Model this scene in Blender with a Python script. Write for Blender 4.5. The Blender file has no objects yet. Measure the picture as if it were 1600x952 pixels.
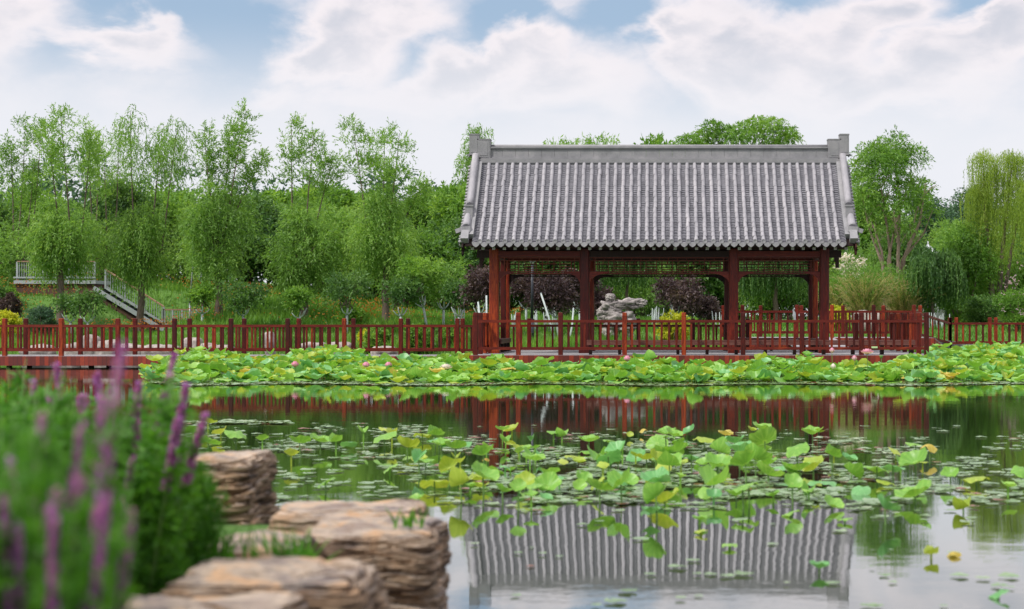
import bpy, math, random
import numpy as np
from mathutils import Vector, noise, Matrix
R = math.radians
sc = bpy.context.scene
COL = sc.collection

# ------------------------------------------------------------------ camera
F = 2455.0; CX = 1030.0; HY = 497.0; H = 1.57      # focal length (in 1600-wide pixels), principal point, horizon row, eye height
cam_d = bpy.data.cameras.new('camera'); cam = bpy.data.objects.new('camera', cam_d); COL.objects.link(cam)
cam.location = (0, 0, H); cam.rotation_euler = (R(90), 0, 0)
cam_d.sensor_width = 36; cam_d.lens = 36*F/1600
cam_d.shift_x = -(CX-800)/1600; cam_d.shift_y = (HY-476)/1600
cam_d.clip_start = 0.05; cam_d.clip_end = 6000
cam_d.dof.use_dof = True; cam_d.dof.focus_distance = 44; cam_d.dof.aperture_fstop = 2.2
sc.camera = cam
def P(px, py, Y): return Vector(((px-CX)*Y/F, Y, H-(py-HY)*Y/F))
def PX(px, Y): return (px-CX)*Y/F
def PZ(py, Y): return H-(py-HY)*Y/F

# ------------------------------------------------------------------ world, sun, exposure
SUN_EL, SUN_AZ = 52.0, -128.0        # azimuth measured from +Y, clockwise: the sun stands behind and to the left of the camera
w = bpy.data.worlds.new('World'); sc.world = w; w.use_nodes = True
nt = w.node_tree; nt.nodes.clear()
def N(nt, t, **k):
    n = nt.nodes.new(t)
    for a, b in k.items(): setattr(n, a, b)
    return n
def mth(nt, op, a, b=None, c=None, clamp=False):
    n = nt.nodes.new('ShaderNodeMath'); n.operation = op; n.use_clamp = clamp
    for i, v in enumerate((a, b, c)):
        if v is None: continue
        if isinstance(v, (int, float)): n.inputs[i].default_value = v
        else: nt.links.new(v, n.inputs[i])
    return n.outputs[0]
def mixc(nt, f, a, b, mode='MIX'):
    n = nt.nodes.new('ShaderNodeMix'); n.data_type = 'RGBA'; n.blend_type = mode; n.clamp_factor = True
    for i, v in ((0, f), (6, a), (7, b)):
        if isinstance(v, (int, float)): n.inputs[i].default_value = v
        elif isinstance(v, tuple): n.inputs[i].default_value = (*v[:3], 1)
        else: nt.links.new(v, n.inputs[i])
    return n.outputs[2]
sky = N(nt, 'ShaderNodeTexSky', sky_type='NISHITA', sun_disc=False)
sky.sun_elevation = R(SUN_EL); sky.sun_rotation = R(SUN_AZ); sky.air_density = 1.1; sky.dust_density = 0.6; sky.ozone_density = 2.0
geo = N(nt, 'ShaderNodeTexCoord'); sep = N(nt, 'ShaderNodeSeparateXYZ'); nt.links.new(geo.outputs['Generated'], sep.inputs[0])
az = mth(nt, 'ARCTAN2', sep.outputs[0], sep.outputs[1]); el = mth(nt, 'ARCSINE', sep.outputs[2])
comb = N(nt, 'ShaderNodeCombineXYZ'); nt.links.new(az, comb.inputs[0]); nt.links.new(el, comb.inputs[1])
def noise_n(nt, vec, scale, detail=5, rough=.55, dist=0., W=None):
    n = N(nt, 'ShaderNodeTexNoise'); n.inputs['Scale'].default_value = scale; n.inputs['Detail'].default_value = detail
    n.inputs['Roughness'].default_value = rough; n.inputs['Distortion'].default_value = dist
    if vec is not None: nt.links.new(vec, n.inputs['Vector'])
    return n
mp = N(nt, 'ShaderNodeMapping'); nt.links.new(comb.outputs[0], mp.inputs[0]); mp.inputs['Scale'].default_value = (1, 1.7, 1); mp.inputs['Rotation'].default_value = (0, 0, R(-24)); mp.inputs['Location'].default_value = (1.3, .4, 0)
n1 = noise_n(nt, mp.outputs[0], 11, 7, .56, .25)
n2 = noise_n(nt, mp.outputs[0], 26, 6, .55, .3)
# warp the lookup so that the cloud banks get ragged rims
vm = N(nt, 'ShaderNodeVectorMath', operation='SUBTRACT'); nt.links.new(n1.outputs['Color'], vm.inputs[0]); vm.inputs[1].default_value = (.5, .5, .5)
vs = N(nt, 'ShaderNodeVectorMath', operation='SCALE'); nt.links.new(vm.outputs[0], vs.inputs[0]); vs.inputs['Scale'].default_value = .10
va = N(nt, 'ShaderNodeVectorMath', operation='ADD'); nt.links.new(comb.outputs[0], va.inputs[0]); nt.links.new(vs.outputs[0], va.inputs[1])
def sky_blobs(spots):
    tot = None
    for (px, py, rx, ry, amt) in spots:
        c = (math.atan((px-CX)/F), math.atan((HY-py)/F))
        s = N(nt, 'ShaderNodeVectorMath', operation='SUBTRACT'); nt.links.new(va.outputs[0], s.inputs[0]); s.inputs[1].default_value = (c[0], c[1], 0)
        m = N(nt, 'ShaderNodeVectorMath', operation='MULTIPLY'); nt.links.new(s.outputs[0], m.inputs[0]); m.inputs[1].default_value = (F/rx, F/ry, 0)
        l = N(nt, 'ShaderNodeVectorMath', operation='LENGTH'); nt.links.new(m.outputs[0], l.inputs[0])
        v = mth(nt, 'MULTIPLY', mth(nt, 'SUBTRACT', 1.0, l.outputs['Value'], clamp=True), amt)
        tot = v if tot is None else mth(nt, 'ADD', tot, v)
    return tot
cl = sky_blobs([(30, 40, 110, 60, .8), (170, 75, 90, 45, 1.3), (240, 100, 90, 50, 1.2), (480, 75, 120, 50, 1.2), (560, 40, 110, 70, 1.3), (585, 105, 60, 40, .9), (660, 15, 90, 50, .8), (440, 145, 60, 35, .9), (730, 110, 90, 55, 1.2), (810, 80, 80, 60, 1.2), (860, 35, 60, 50, 1.2),
                (900, 130, 170, 70, 1.1), (1040, 50, 70, 60, 1.2), (1130, 80, 140, 90, 1.1), (1330, 40, 120, 60, 1.2), (1420, 25, 80, 60, 1.2), (1250, 125, 240, 80, 1.2), (1460, 140, 180, 60, 1.0), (640, 150, 150, 50, .8), (1540, 90, 110, 50, 1.2), (1590, 50, 60, 70, .9), (1720, 60, 150, 90, 1.0), (-120, 80, 160, 90, 1.0)])
blue = sky_blobs([(345, 60, 120, 110, 1.0), (200, 5, 170, 45, .9), (800, 5, 130, 45, 1.1), (960, 12, 100, 50, 1.1), (1505, 20, 80, 60, 1.1), (645, 125, 90, 60, .7), (740, 45, 60, 50, .7), (1190, 5, 80, 35, .5), (90, 110, 70, 50, .6), (1380, 105, 60, 40, .5)])
d = mth(nt, 'ADD', mth(nt, 'SUBTRACT', cl, blue), mth(nt, 'MULTIPLY', mth(nt, 'SUBTRACT', n1.outputs[0], .48), 2.4))
d = mth(nt, 'ADD', d, mth(nt, 'MULTIPLY', mth(nt, 'SUBTRACT', n2.outputs[0], .5), .9))
# high overhead the banks go on at random
hi = mth(nt, 'MULTIPLY', mth(nt, 'SUBTRACT', el, .24, clamp=True), 4.0, clamp=True)
d = mth(nt, 'ADD', d, mth(nt, 'MULTIPLY', hi, .45))
dens = N(nt, 'ShaderNodeMapRange', interpolation_type='SMOOTHSTEP'); nt.links.new(d, dens.inputs[0]); dens.inputs[1].default_value = -.65; dens.inputs[2].default_value = .80
shade = N(nt, 'ShaderNodeMapRange', interpolation_type='SMOOTHSTEP'); nt.links.new(mth(nt, 'ADD', d, mth(nt, 'MULTIPLY', mth(nt, 'SUBTRACT', n2.outputs[0], .5), 1.2)), shade.inputs[0]); shade.inputs[1].default_value = .45; shade.inputs[2].default_value = 1.9
WS = .1
EXPO = .5
def wc(r, g, b): k = 2**EXPO*WS; return (r/k, g/k, b/k)
cloudcol = mixc(nt, shade.outputs[0], wc(.95, .89, .92), wc(.64, .66, .74))
skyb = mixc(nt, .8, sky.outputs[0], wc(.38, .51, .68))
low = N(nt, 'ShaderNodeMapRange', interpolation_type='SMOOTHSTEP'); nt.links.new(el, low.inputs[0]); low.inputs[1].default_value = .19; low.inputs[2].default_value = .105
c1 = mixc(nt, dens.outputs[0], skyb, cloudcol)
c2 = mixc(nt, mth(nt, 'MULTIPLY', low.outputs[0], .93), c1, wc(.87, .88, .93))
zen = N(nt, 'ShaderNodeMapRange'); nt.links.new(el, zen.inputs[0]); zen.inputs[1].default_value = .3; zen.inputs[2].default_value = 1.3; zen.inputs[3].default_value = 1.0; zen.inputs[4].default_value = 1.9
bg = N(nt, 'ShaderNodeBackground'); nt.links.new(c2, bg.inputs[0]); nt.links.new(mth(nt, 'MULTIPLY', zen.outputs[0], WS), bg.inputs[1])
wo = N(nt, 'ShaderNodeOutputWorld'); nt.links.new(bg.outputs[0], wo.inputs[0])

sd = bpy.data.lights.new('sun', 'SUN'); sd.energy = 2.6; sd.angle = R(5); sd.color = (1, .95, .88)
so = bpy.data.objects.new('sun', sd); COL.objects.link(so)
a, e = R(SUN_AZ), R(SUN_EL)
sv = Vector((math.sin(a)*math.cos(e), math.cos(a)*math.cos(e), math.sin(e)))
so.rotation_euler = sv.to_track_quat('Z', 'Y').to_euler(); so.location = (-20, -20, 40)
sc.view_settings.view_transform = 'Standard'; sc.view_settings.look = 'None'; sc.view_settings.exposure = EXPO; sc.view_settings.gamma = 1
sc.cycles.use_denoising = True
sc.cycles.max_bounces = 8; sc.cycles.diffuse_bounces = 4; sc.cycles.glossy_bounces = 4; sc.cycles.transmission_bounces = 4; sc.cycles.transparent_max_bounces = 6
sc.cycles.caustics_reflective = False; sc.cycles.caustics_refractive = False; sc.cycles.sample_clamp_indirect = 4

# ------------------------------------------------------------------ helpers
def link(o, parent=None):
    COL.objects.link(o)
    if parent is not None: o.parent = parent
    return o
def tag(o, label=None, cat=None, group=None, kind=None):
    if label: o['label'] = label
    if cat: o['category'] = cat
    if group: o['group'] = group
    if kind: o['kind'] = kind
    return o
def empty(name, loc, label, cat, group=None, rz=0):
    o = bpy.data.objects.new(name, None); link(o); o.location = loc; o.rotation_euler.z = rz; o.empty_display_size = .2
    return tag(o, label, cat, group)
def np_mesh(name, V, Fq, mats, mi=None, smooth=False, tint=None):
    """V n x 3, Fq list of index arrays (m x k)"""
    me = bpy.data.meshes.new(name)
    V = np.asarray(V, np.float32)
    if not isinstance(Fq, list): Fq = [Fq]
    Fq = [np.asarray(f, np.int32) for f in Fq if len(f)]
    nf = sum(len(f) for f in Fq); loops = np.concatenate([f.ravel() for f in Fq])
    tot = np.concatenate([np.full(len(f), f.shape[1], np.int32) for f in Fq])
    st = np.concatenate([[0], np.cumsum(tot)[:-1]]).astype(np.int32)
    me.vertices.add(len(V)); me.vertices.foreach_set('co', V.ravel())
    me.loops.add(len(loops)); me.loops.foreach_set('vertex_index', loops)
    me.polygons.add(nf); me.polygons.foreach_set('loop_start', st); me.polygons.foreach_set('loop_total', tot)
    if mi is not None: me.polygons.foreach_set('material_index', np.asarray(mi, np.int32))
    me.polygons.foreach_set('use_smooth', np.full(nf, smooth))
    for m in (mats if isinstance(mats, (list, tuple)) else [mats]): me.materials.append(m)
    if tint is not None:
        at = me.attributes.new('tint', 'FLOAT', 'FACE'); at.data.foreach_set('value', np.asarray(tint, np.float32))
    me.update(calc_edges=True)
    return me
def obj(name, me, parent=None, loc=None):
    o = bpy.data.objects.new(name, me); link(o, parent)
    if loc is not None: o.location = loc
    return o
class MB:
    def __init__(s): s.v = []; s.f = []; s.m = []; s.sm = []
    def add(s, vs, fs, m=0, smooth=False):
        b = len(s.v); s.v += [tuple(v) for v in vs]
        for f in fs: s.f.append(tuple(i+b for i in f)); s.m.append(m); s.sm.append(smooth)
    def box(s, c, size, m=0, ch=0.0):
        x, y, z = c; a, b, h = size[0]/2, size[1]/2, size[2]/2
        if ch:
            ring = [(-a+ch, -b), (a-ch, -b), (a, -b+ch), (a, b-ch), (a-ch, b), (-a+ch, b), (-a, b-ch), (-a, -b+ch)]
            k = max(0, 1-ch/a); k2 = max(0, 1-ch/b)
            vs = [(x+p, y+q, z-h) for p, q in ring]+[(x+p, y+q, z+h-ch) for p, q in ring]+[(x+p*k, y+q*k2, z+h) for p, q in ring]
            fs = [(i, (i+1) % 8, 8+(i+1) % 8, 8+i) for i in range(8)]+[(8+i, 8+(i+1) % 8, 16+(i+1) % 8, 16+i) for i in range(8)]+[tuple(range(16, 24)), tuple(reversed(range(8)))]
            s.add(vs, fs, m); return
        vs = [(x+i*a, y+j*b, z+k*h) for k in (-1, 1) for j in (-1, 1) for i in (-1, 1)]
        s.add(vs, [(0, 2, 3, 1), (4, 5, 7, 6), (0, 1, 5, 4), (2, 6, 7, 3), (0, 4, 6, 2), (1, 3, 7, 5)], m)
    def bar(s, p, q, w, h, m=0, up=(0, 0, 1)):
        p = Vector(p); q = Vector(q); d = (q-p).normalized(); u = Vector(up)
        if abs(d.dot(u)) > .98: u = Vector((0, 1, 0))
        r = d.cross(u).normalized(); u = r.cross(d).normalized()
        vs = [b + r*i*w/2 + u*j*h/2 for b in (p, q) for j in (-1, 1) for i in (-1, 1)]
        s.add(vs, [(0, 2, 3, 1), (4, 5, 7, 6), (0, 1, 5, 4), (2, 6, 7, 3), (0, 4, 6, 2), (1, 3, 7, 5)], m)
    def tube(s, pts, rad, n=8, m=0, cap=True, smooth=True):
        pts = [Vector(p) for p in pts]; rad = rad if isinstance(rad, (list, tuple)) else [rad]*len(pts)
        vs = []; prev = None
        for i, p in enumerate(pts):
            t = (pts[min(i+1, len(pts)-1)]-pts[max(i-1, 0)]).normalized()
            if prev is None:
                a = Vector((1, 0, 0)) if abs(t.x) < .9 else Vector((0, 1, 0))
            else: a = prev
            u = (a - t*a.dot(t)).normalized(); v = t.cross(u); prev = u
            vs += [p+(u*math.cos(2*math.pi*k/n)+v*math.sin(2*math.pi*k/n))*rad[i] for k in range(n)]
        fs = [(i*n+k, i*n+(k+1) % n, (i+1)*n+(k+1) % n, (i+1)*n+k) for i in range(len(pts)-1) for k in range(n)]
        s.add(vs, fs, m, smooth)
        if cap:
            b = len(s.v)-len(vs)
            s.f.append(tuple(b+k for k in reversed(range(n)))); s.m.append(m); s.sm.append(False)
            s.f.append(tuple(b+(len(pts)-1)*n+k for k in range(n))); s.m.append(m); s.sm.append(False)
    def lathe(s, prof, c=(0, 0, 0), n=16, m=0, smooth=True):
        vs = [(c[0]+r*math.cos(2*math.pi*k/n), c[1]+r*math.sin(2*math.pi*k/n), c[2]+z) for r, z in prof for k in range(n)]
        fs = [(i*n+k, i*n+(k+1) % n, (i+1)*n+(k+1) % n, (i+1)*n+k) for i in range(len(prof)-1) for k in range(n)]
        s.add(vs, fs, m, smooth)
    def prism(s, poly, axis, a, b, m=0):
        """poly of (u, v) extruded along axis x|y from a to b; for x: u=y v=z, for y: u=x v=z"""
        n = len(poly); f = (lambda u, v, t: (t, u, v)) if axis == 'x' else (lambda u, v, t: (u, t, v))
        vs = [f(u, v, a) for u, v in poly]+[f(u, v, b) for u, v in poly]
        s.add(vs, [(i, (i+1) % n, n+(i+1) % n, n+i) for i in range(n)]+[tuple(reversed(range(n))), tuple(range(n, 2*n))], m)
    def mesh(s, name, mats):
        me = bpy.data.meshes.new(name); me.from_pydata(s.v, [], s.f)
        for m in (mats if isinstance(mats, (list, tuple)) else [mats]): me.materials.append(m)
        me.polygons.foreach_set('material_index', s.m); me.polygons.foreach_set('use_smooth', s.sm)
        me.update(); return me
    def build(s, name, mats, parent=None, loc=None): return obj(name, s.mesh(name, mats), parent, loc)

# ------------------------------------------------------------------ materials
def mat(name):
    m = bpy.data.materials.new(name); m.use_nodes = True; t = m.node_tree; t.nodes.clear()
    out = N(t, 'ShaderNodeOutputMaterial'); b = N(t, 'ShaderNodeBsdfPrincipled'); t.links.new(b.outputs[0], out.inputs[0])
    return m, t, b, out
def ramp(t, fac, stops, interp='LINEAR'):
    r = N(t, 'ShaderNodeValToRGB'); r.color_ramp.interpolation = interp
    while len(r.color_ramp.elements) < len(stops): r.color_ramp.elements.new(.5)
    for e_, (p, c) in zip(r.color_ramp.elements, stops): e_.position = p; e_.color = (*c, 1)
    t.links.new(fac, r.inputs[0]); return r.outputs[0]
def bump(t, b, h, strength=.3, dist=.02):
    n = N(t, 'ShaderNodeBump'); n.inputs['Strength'].default_value = strength; n.inputs['Distance'].default_value = dist
    t.links.new(h, n.inputs['Height']); t.links.new(n.outputs[0], b.inputs['Normal']); return n
def mapped(t, scale, space='Object'):
    tc = N(t, 'ShaderNodeTexCoord'); m = N(t, 'ShaderNodeMapping'); m.inputs['Scale'].default_value = scale
    t.links.new(tc.outputs[space], m.inputs[0]); return m.outputs[0]
def wood(name, stops, rough=.42, grain=(9, 9, 1.2), rnd=.75):
    m, t, b, o = mat(name)
    oi = N(t, 'ShaderNodeObjectInfo'); ad = N(t, 'ShaderNodeVectorMath', operation='ADD')
    v = mapped(t, grain); t.links.new(v, ad.inputs[0]); t.links.new(oi.outputs['Random'], ad.inputs[1])
    n = noise_n(t, ad.outputs[0], 3, 6, .6, .6)
    f = mth(t, 'ADD', mth(t, 'MULTIPLY', mth(t, 'SUBTRACT', oi.outputs['Random'], .5), rnd), mth(t, 'ADD', .5, mth(t, 'MULTIPLY', mth(t, 'SUBTRACT', n.outputs[0], .5), 1.5)), clamp=True)
    t.links.new(ramp(t, f, stops), b.inputs['Base Color']); b.inputs['Roughness'].default_value = rough
    b.inputs['Specular IOR Level'].default_value = .25
    bump(t, b, n.outputs[0], .25, .01); return m
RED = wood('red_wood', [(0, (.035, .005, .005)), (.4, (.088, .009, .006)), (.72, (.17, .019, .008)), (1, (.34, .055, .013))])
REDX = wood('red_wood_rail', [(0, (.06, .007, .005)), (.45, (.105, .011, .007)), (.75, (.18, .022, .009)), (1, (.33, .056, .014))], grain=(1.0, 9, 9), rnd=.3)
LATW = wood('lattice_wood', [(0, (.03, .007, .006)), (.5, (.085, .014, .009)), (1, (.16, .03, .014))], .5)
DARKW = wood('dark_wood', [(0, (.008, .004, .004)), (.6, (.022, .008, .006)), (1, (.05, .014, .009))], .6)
BENCHW = wood('bench_wood', [(0, (.07, .03, .028)), (.6, (.15, .06, .05)), (1, (.24, .11, .085))], .5, (1.2, 9, 9))
def plank_mat(name, stops, axis, width, rough=.5, soft=1.0):
    m, t, b, o = mat(name)
    tc = N(t, 'ShaderNodeTexCoord'); sp = N(t, 'ShaderNodeSeparateXYZ'); t.links.new(tc.outputs['Object'], sp.inputs[0])
    c = mth(t, 'DIVIDE', sp.outputs[axis], width); fl = mth(t, 'FLOOR', c)
    wn = N(t, 'ShaderNodeTexWhiteNoise', noise_dimensions='1D'); t.links.new(fl, wn.inputs['W'])
    v = mapped(t, (6, 6, 6)); n = noise_n(t, v, 2.5, 6, .65)
    f = mth(t, 'ADD', mth(t, 'MULTIPLY', wn.outputs[0], .62), mth(t, 'MULTIPLY', n.outputs[0], .45), clamp=True)
    col = ramp(t, f, stops)
    fr = mth(t, 'FRACT', c); gap = mth(t, 'LESS_THAN', mth(t, 'ABSOLUTE', mth(t, 'SUBTRACT', fr, .5)), .47)
    t.links.new(mixc(t, gap, tuple(x*.25 for x in stops[0][1]), col), b.inputs['Base Color']); b.inputs['Roughness'].default_value = rough
    bump(t, b, gap, .6, .01); return m
FASCIA = plank_mat('fascia_planks', [(0, (.05, .007, .005)), (.4, (.14, .015, .008)), (.75, (.26, .030, .010)), (1, (.40, .07, .018))], 0, .14)
DECK = plank_mat('deck_planks', [(0, (.17, .165, .17)), (.5, (.28, .27, .28)), (1, (.42, .41, .42))], 1, .14, .7)
def stone(name, stops, sc_=3, rough=.85, bs=.5, mp=(1, 1, 1), dist=.02):
    m, t, b, o = mat(name); v = mapped(t, mp); n = noise_n(t, v, sc_, 9, .62, .2); n2 = noise_n(t, v, sc_*7, 4, .6)
    f = mth(t, 'ADD', mth(t, 'MULTIPLY', n.outputs[0], .75), mth(t, 'MULTIPLY', n2.outputs[0], .25))
    f = mth(t, 'ADD', mth(t, 'MULTIPLY', mth(t, 'SUBTRACT', f, .5), 2.2), .5, clamp=True)
    t.links.new(ramp(t, f, stops), b.inputs['Base Color']); b.inputs['Roughness'].default_value = rough; bump(t, b, f, bs, dist); return m
TILE = stone('grey_roof_tile', [(0, (.17, .17, .185)), (.35, (.255, .25, .27)), (.7, (.33, .32, .34)), (1, (.41, .395, .41))], 1.6, .75, .25, (3.0, .8, .8))
PAN = stone('grey_pan_tile', [(0, (.10, .10, .115)), (.5, (.17, .17, .19)), (1, (.28, .275, .30))], 3, .8, .3, (1.5, 1, 1))
RIDGE = stone('grey_ridge_stone', [(0, (.17, .17, .18)), (.5, (.24, .24, .25)), (1, (.33, .32, .33))], 3, .8, .2)
def strata_mat():
    m, t, b, o = mat('layered_rock')
    v = mapped(t, (1.0, 1.0, 11)); n = noise_n(t, v, 2.6, 9, .65, .6); v2 = mapped(t, (1, 1, 1)); n2 = noise_n(t, v2, 5, 7, .62, .5)
    f = mth(t, 'ADD', mth(t, 'MULTIPLY', mth(t, 'SUBTRACT', n.outputs[0], .5), 2.6), .45, clamp=True)
    a_ = ramp(t, f, [(0, (.02, .011, .007)), (.25, (.12, .068, .04)), (.45, (.34, .215, .125)), (.7, (.52, .38, .26)), (1, (.66, .55, .43))])
    g = N(t, 'ShaderNodeNewGeometry'); sp = N(t, 'ShaderNodeSeparateXYZ'); t.links.new(g.outputs['Normal'], sp.inputs[0])
    up = N(t, 'ShaderNodeMapRange'); t.links.new(mth(t, 'ADD', sp.outputs[2], mth(t, 'MULTIPLY', mth(t, 'SUBTRACT', n2.outputs[0], .5), 2.0)), up.inputs[0]); up.inputs[1].default_value = .45; up.inputs[2].default_value = 1.15
    gcol = ramp(t, n2.outputs[0], [(.22, (.12, .12, .15)), (.38, (.33, .32, .34)), (.50, (.56, .47, .38)), (.62, (.62, .38, .21)), (.75, (.64, .55, .45))])
    sz = N(t, 'ShaderNodeSeparateXYZ'); t.links.new(g.outputs['Position'], sz.inputs[0]); wet = N(t, 'ShaderNodeMapRange')
    t.links.new(mth(t, 'ADD', sz.outputs[2], mth(t, 'MULTIPLY', n2.outputs[0], -.08)), wet.inputs[0]); wet.inputs[1].default_value = .05; wet.inputs[2].default_value = -.01
    dry = mixc(t, up.outputs[0], a_, gcol); t.links.new(mixc(t, mth(t, 'MULTIPLY', wet.outputs[0], .75), dry, (.035, .030, .022)), b.inputs['Base Color']); b.inputs['Roughness'].default_value = .9
    n3 = noise_n(t, mapped(t, (1, 1, 2.5)), 28, 6, .7)
    bump(t, b, mth(t, 'ADD', mth(t, 'ADD', f, n2.outputs[0]), mth(t, 'MULTIPLY', n3.outputs[0], .5)), 1.0, .045); return m
ROCKM = strata_mat()
SHOREST = stone('shore_stone', [(0, (.12, .105, .09)), (.5, (.30, .27, .24)), (1, (.52, .48, .44))], 5, .9, .5)
SCHOL = stone('scholar_rock', [(0, (.07, .065, .07)), (.42, (.20, .18, .175)), (.65, (.36, .33, .31)), (1, (.58, .54, .50))], 2.6, .9, .8, (1, 1, 2.2), .06)
def simple(name, c, rough=.6, metal=0, var=.12, sc_=6):
    m, t, b, o = mat(name); v = mapped(t, (1, 1, 1)); n = noise_n(t, v, sc_, 5, .6)
    t.links.new(ramp(t, n.outputs[0], [(.2, tuple(x*(1-var) for x in c)), (.8, tuple(min(1, x*(1+var)) for x in c))]), b.inputs['Base Color'])
    b.inputs['Roughness'].default_value = rough; b.inputs['Metallic'].default_value = metal; return m
WHITE = simple('white_paint', (.34, .37, .39), .5)
WASH = simple('whitewash', (.42, .48, .47), .8, var=.25, sc_=14)
RAFT = simple('rafter_end', (.42, .40, .38), .7, var=.3, sc_=14)
DARKMET = simple('dark_metal', (.03, .035, .045), .4, .3)
GREYMET = simple('grey_metal', (.22, .24, .25), .4, .3)
GLASSW = simple('lamp_glass', (.75, .8, .8), .25)
TENT = simple('tent_cloth', (.82, .84, .88), .7)
BRICK = simple('brick_base', (.10, .05, .035), .9, var=.4)
SIGNG = simple('green_plate', (.45, .62, .32), .5)
TAN = simple('tan_handrail', (.34, .20, .13), .5)
def bark(name, a_, b_):
    m, t, b, o = mat(name); v = mapped(t, (5, 5, 1.2)); n = noise_n(t, v, 4, 7, .65, .3)
    t.links.new(ramp(t, n.outputs[0], [(.3, a_), (.7, b_)]), b.inputs['Base Color']); b.inputs['Roughness'].default_value = .9; bump(t, b, n.outputs[0], .8, .03); return m
BARK = bark('bark_brown', (.06, .042, .032), (.20, .15, .12))
BARKL = bark('bark_light', (.20, .14, .10), (.44, .34, .26))
TWIGM = bark('twig_tan', (.20, .16, .08), (.42, .34, .20))
def leafm(name, stops, trans=.35, rough=.5, spec=.35, tr_gain=1.5):
    m, t, b, o = mat(name)
    at = N(t, 'ShaderNodeAttribute'); at.attribute_name = 'tint'; oi = N(t, 'ShaderNodeObjectInfo')
    f = mth(t, 'ADD', at.outputs['Fac'], mth(t, 'MULTIPLY', mth(t, 'SUBTRACT', oi.outputs['Random'], .5), .22), clamp=True)
    c = ramp(t, f, stops); t.links.new(c, b.inputs['Base Color']); b.inputs['Roughness'].default_value = rough; b.inputs['Specular IOR Level'].default_value = spec
    tr = N(t, 'ShaderNodeBsdfTranslucent'); t.links.new(mixc(t, 1.0, c, (tr_gain*1.05, tr_gain, tr_gain*.55), 'MULTIPLY'), tr.inputs[0])
    mx = N(t, 'ShaderNodeMixShader'); mx.inputs[0].default_value = trans; t.links.new(b.outputs[0], mx.inputs[1]); t.links.new(tr.outputs[0], mx.inputs[2]); t.links.new(mx.outputs[0], o.inputs[0])
    return m
L_WIL = leafm('willow_leaf', [(0, (.085, .175, .035)), (.5, (.185, .35, .068)), (1, (.32, .49, .12))], .45)
L_DEEP = leafm('deep_leaf', [(0, (.034, .090, .026)), (.5, (.080, .18, .042)), (1, (.155, .28, .065))], .35)
L_MID = leafm('mid_leaf', [(0, (.065, .155, .026)), (.5, (.145, .30, .045)), (1, (.27, .44, .08))], .42)
L_YEL = leafm('yellow_willow_leaf', [(0, (.15, .24, .03)), (.5, (.26, .38, .055)), (1, (.40, .50, .10))], .45)
L_BLUE = leafm('blue_green_leaf', [(0, (.03, .075, .048)), (.5, (.065, .14, .080)), (1, (.12, .22, .11))], .3)
L_PURP = leafm('purple_leaf', [(0, (.025, .016, .020)), (.5, (.070, .042, .048)), (1, (.15, .11, .095))], .25)
L_GOLD = leafm('gold_leaf', [(0, (.25, .30, .02)), (.5, (.42, .46, .03)), (1, (.60, .58, .06))], .35)
L_TAN = leafm('tan_leaf', [(0, (.24, .24, .08)), (.5, (.42, .36, .17)), (1, (.56, .48, .27))], .35)
L_FG = leafm('foreground_leaf', [(0, (.035, .12, .014)), (.5, (.075, .24, .022)), (1, (.16, .37, .04))], .45)
L_GRASS = leafm('grass_blade', [(0, (.05, .13, .018)), (.5, (.10, .24, .03)), (1, (.20, .36, .06))], .4)
L_PINKW = leafm('pale_blossom', [(0, (.35, .22, .30)), (1, (.65, .50, .58))], .3)
PURFL = leafm('purple_petal', [(0, (.28, .08, .36)), (.5, (.48, .17, .58)), (1, (.62, .34, .70))], .45, tr_gain=1.4)
ORANGE = leafm('orange_petal', [(0, (.42, .10, .02)), (1, (.60, .26, .03))], .3, tr_gain=1.1)
PINK = leafm('pink_petal', [(0, (.72, .28, .42)), (.6, (.82, .50, .62)), (1, (.88, .72, .78))], .35, tr_gain=1.0)
CREAM = leafm('cream_petal', [(0, (.75, .68, .62)), (1, (.85, .82, .76))], .3, tr_gain=1.0)
LOT = [leafm('lotus_green', [(0, (.10, .26, .035)), (.5, (.18, .40, .055)), (1, (.32, .54, .11))], .3, .42, .45),
       leafm('lotus_blue_green', [(0, (.07, .24, .07)), (.5, (.13, .37, .11)), (1, (.24, .48, .20))], .25, .42, .5),
       leafm('lotus_yellow_green', [(0, (.19, .32, .03)), (.5, (.31, .43, .045)), (1, (.45, .53, .10))], .32, .45, .4),
       leafm('lotus_ochre', [(0, (.24, .17, .03)), (.5, (.48, .37, .06)), (1, (.62, .56, .16))], .3, .5, .3)]
PADM = leafm('lily_pad', [(0, (.20, .07, .03)), (.12, (.12, .20, .07)), (.6, (.20, .31, .14)), (1, (.36, .43, .26))], .1, .25, 1.0)
STEM = simple('lotus_stem', (.12, .24, .05), .6)
LOTCOL = ['green', 'blue green', 'yellow green', 'ochre']

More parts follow.
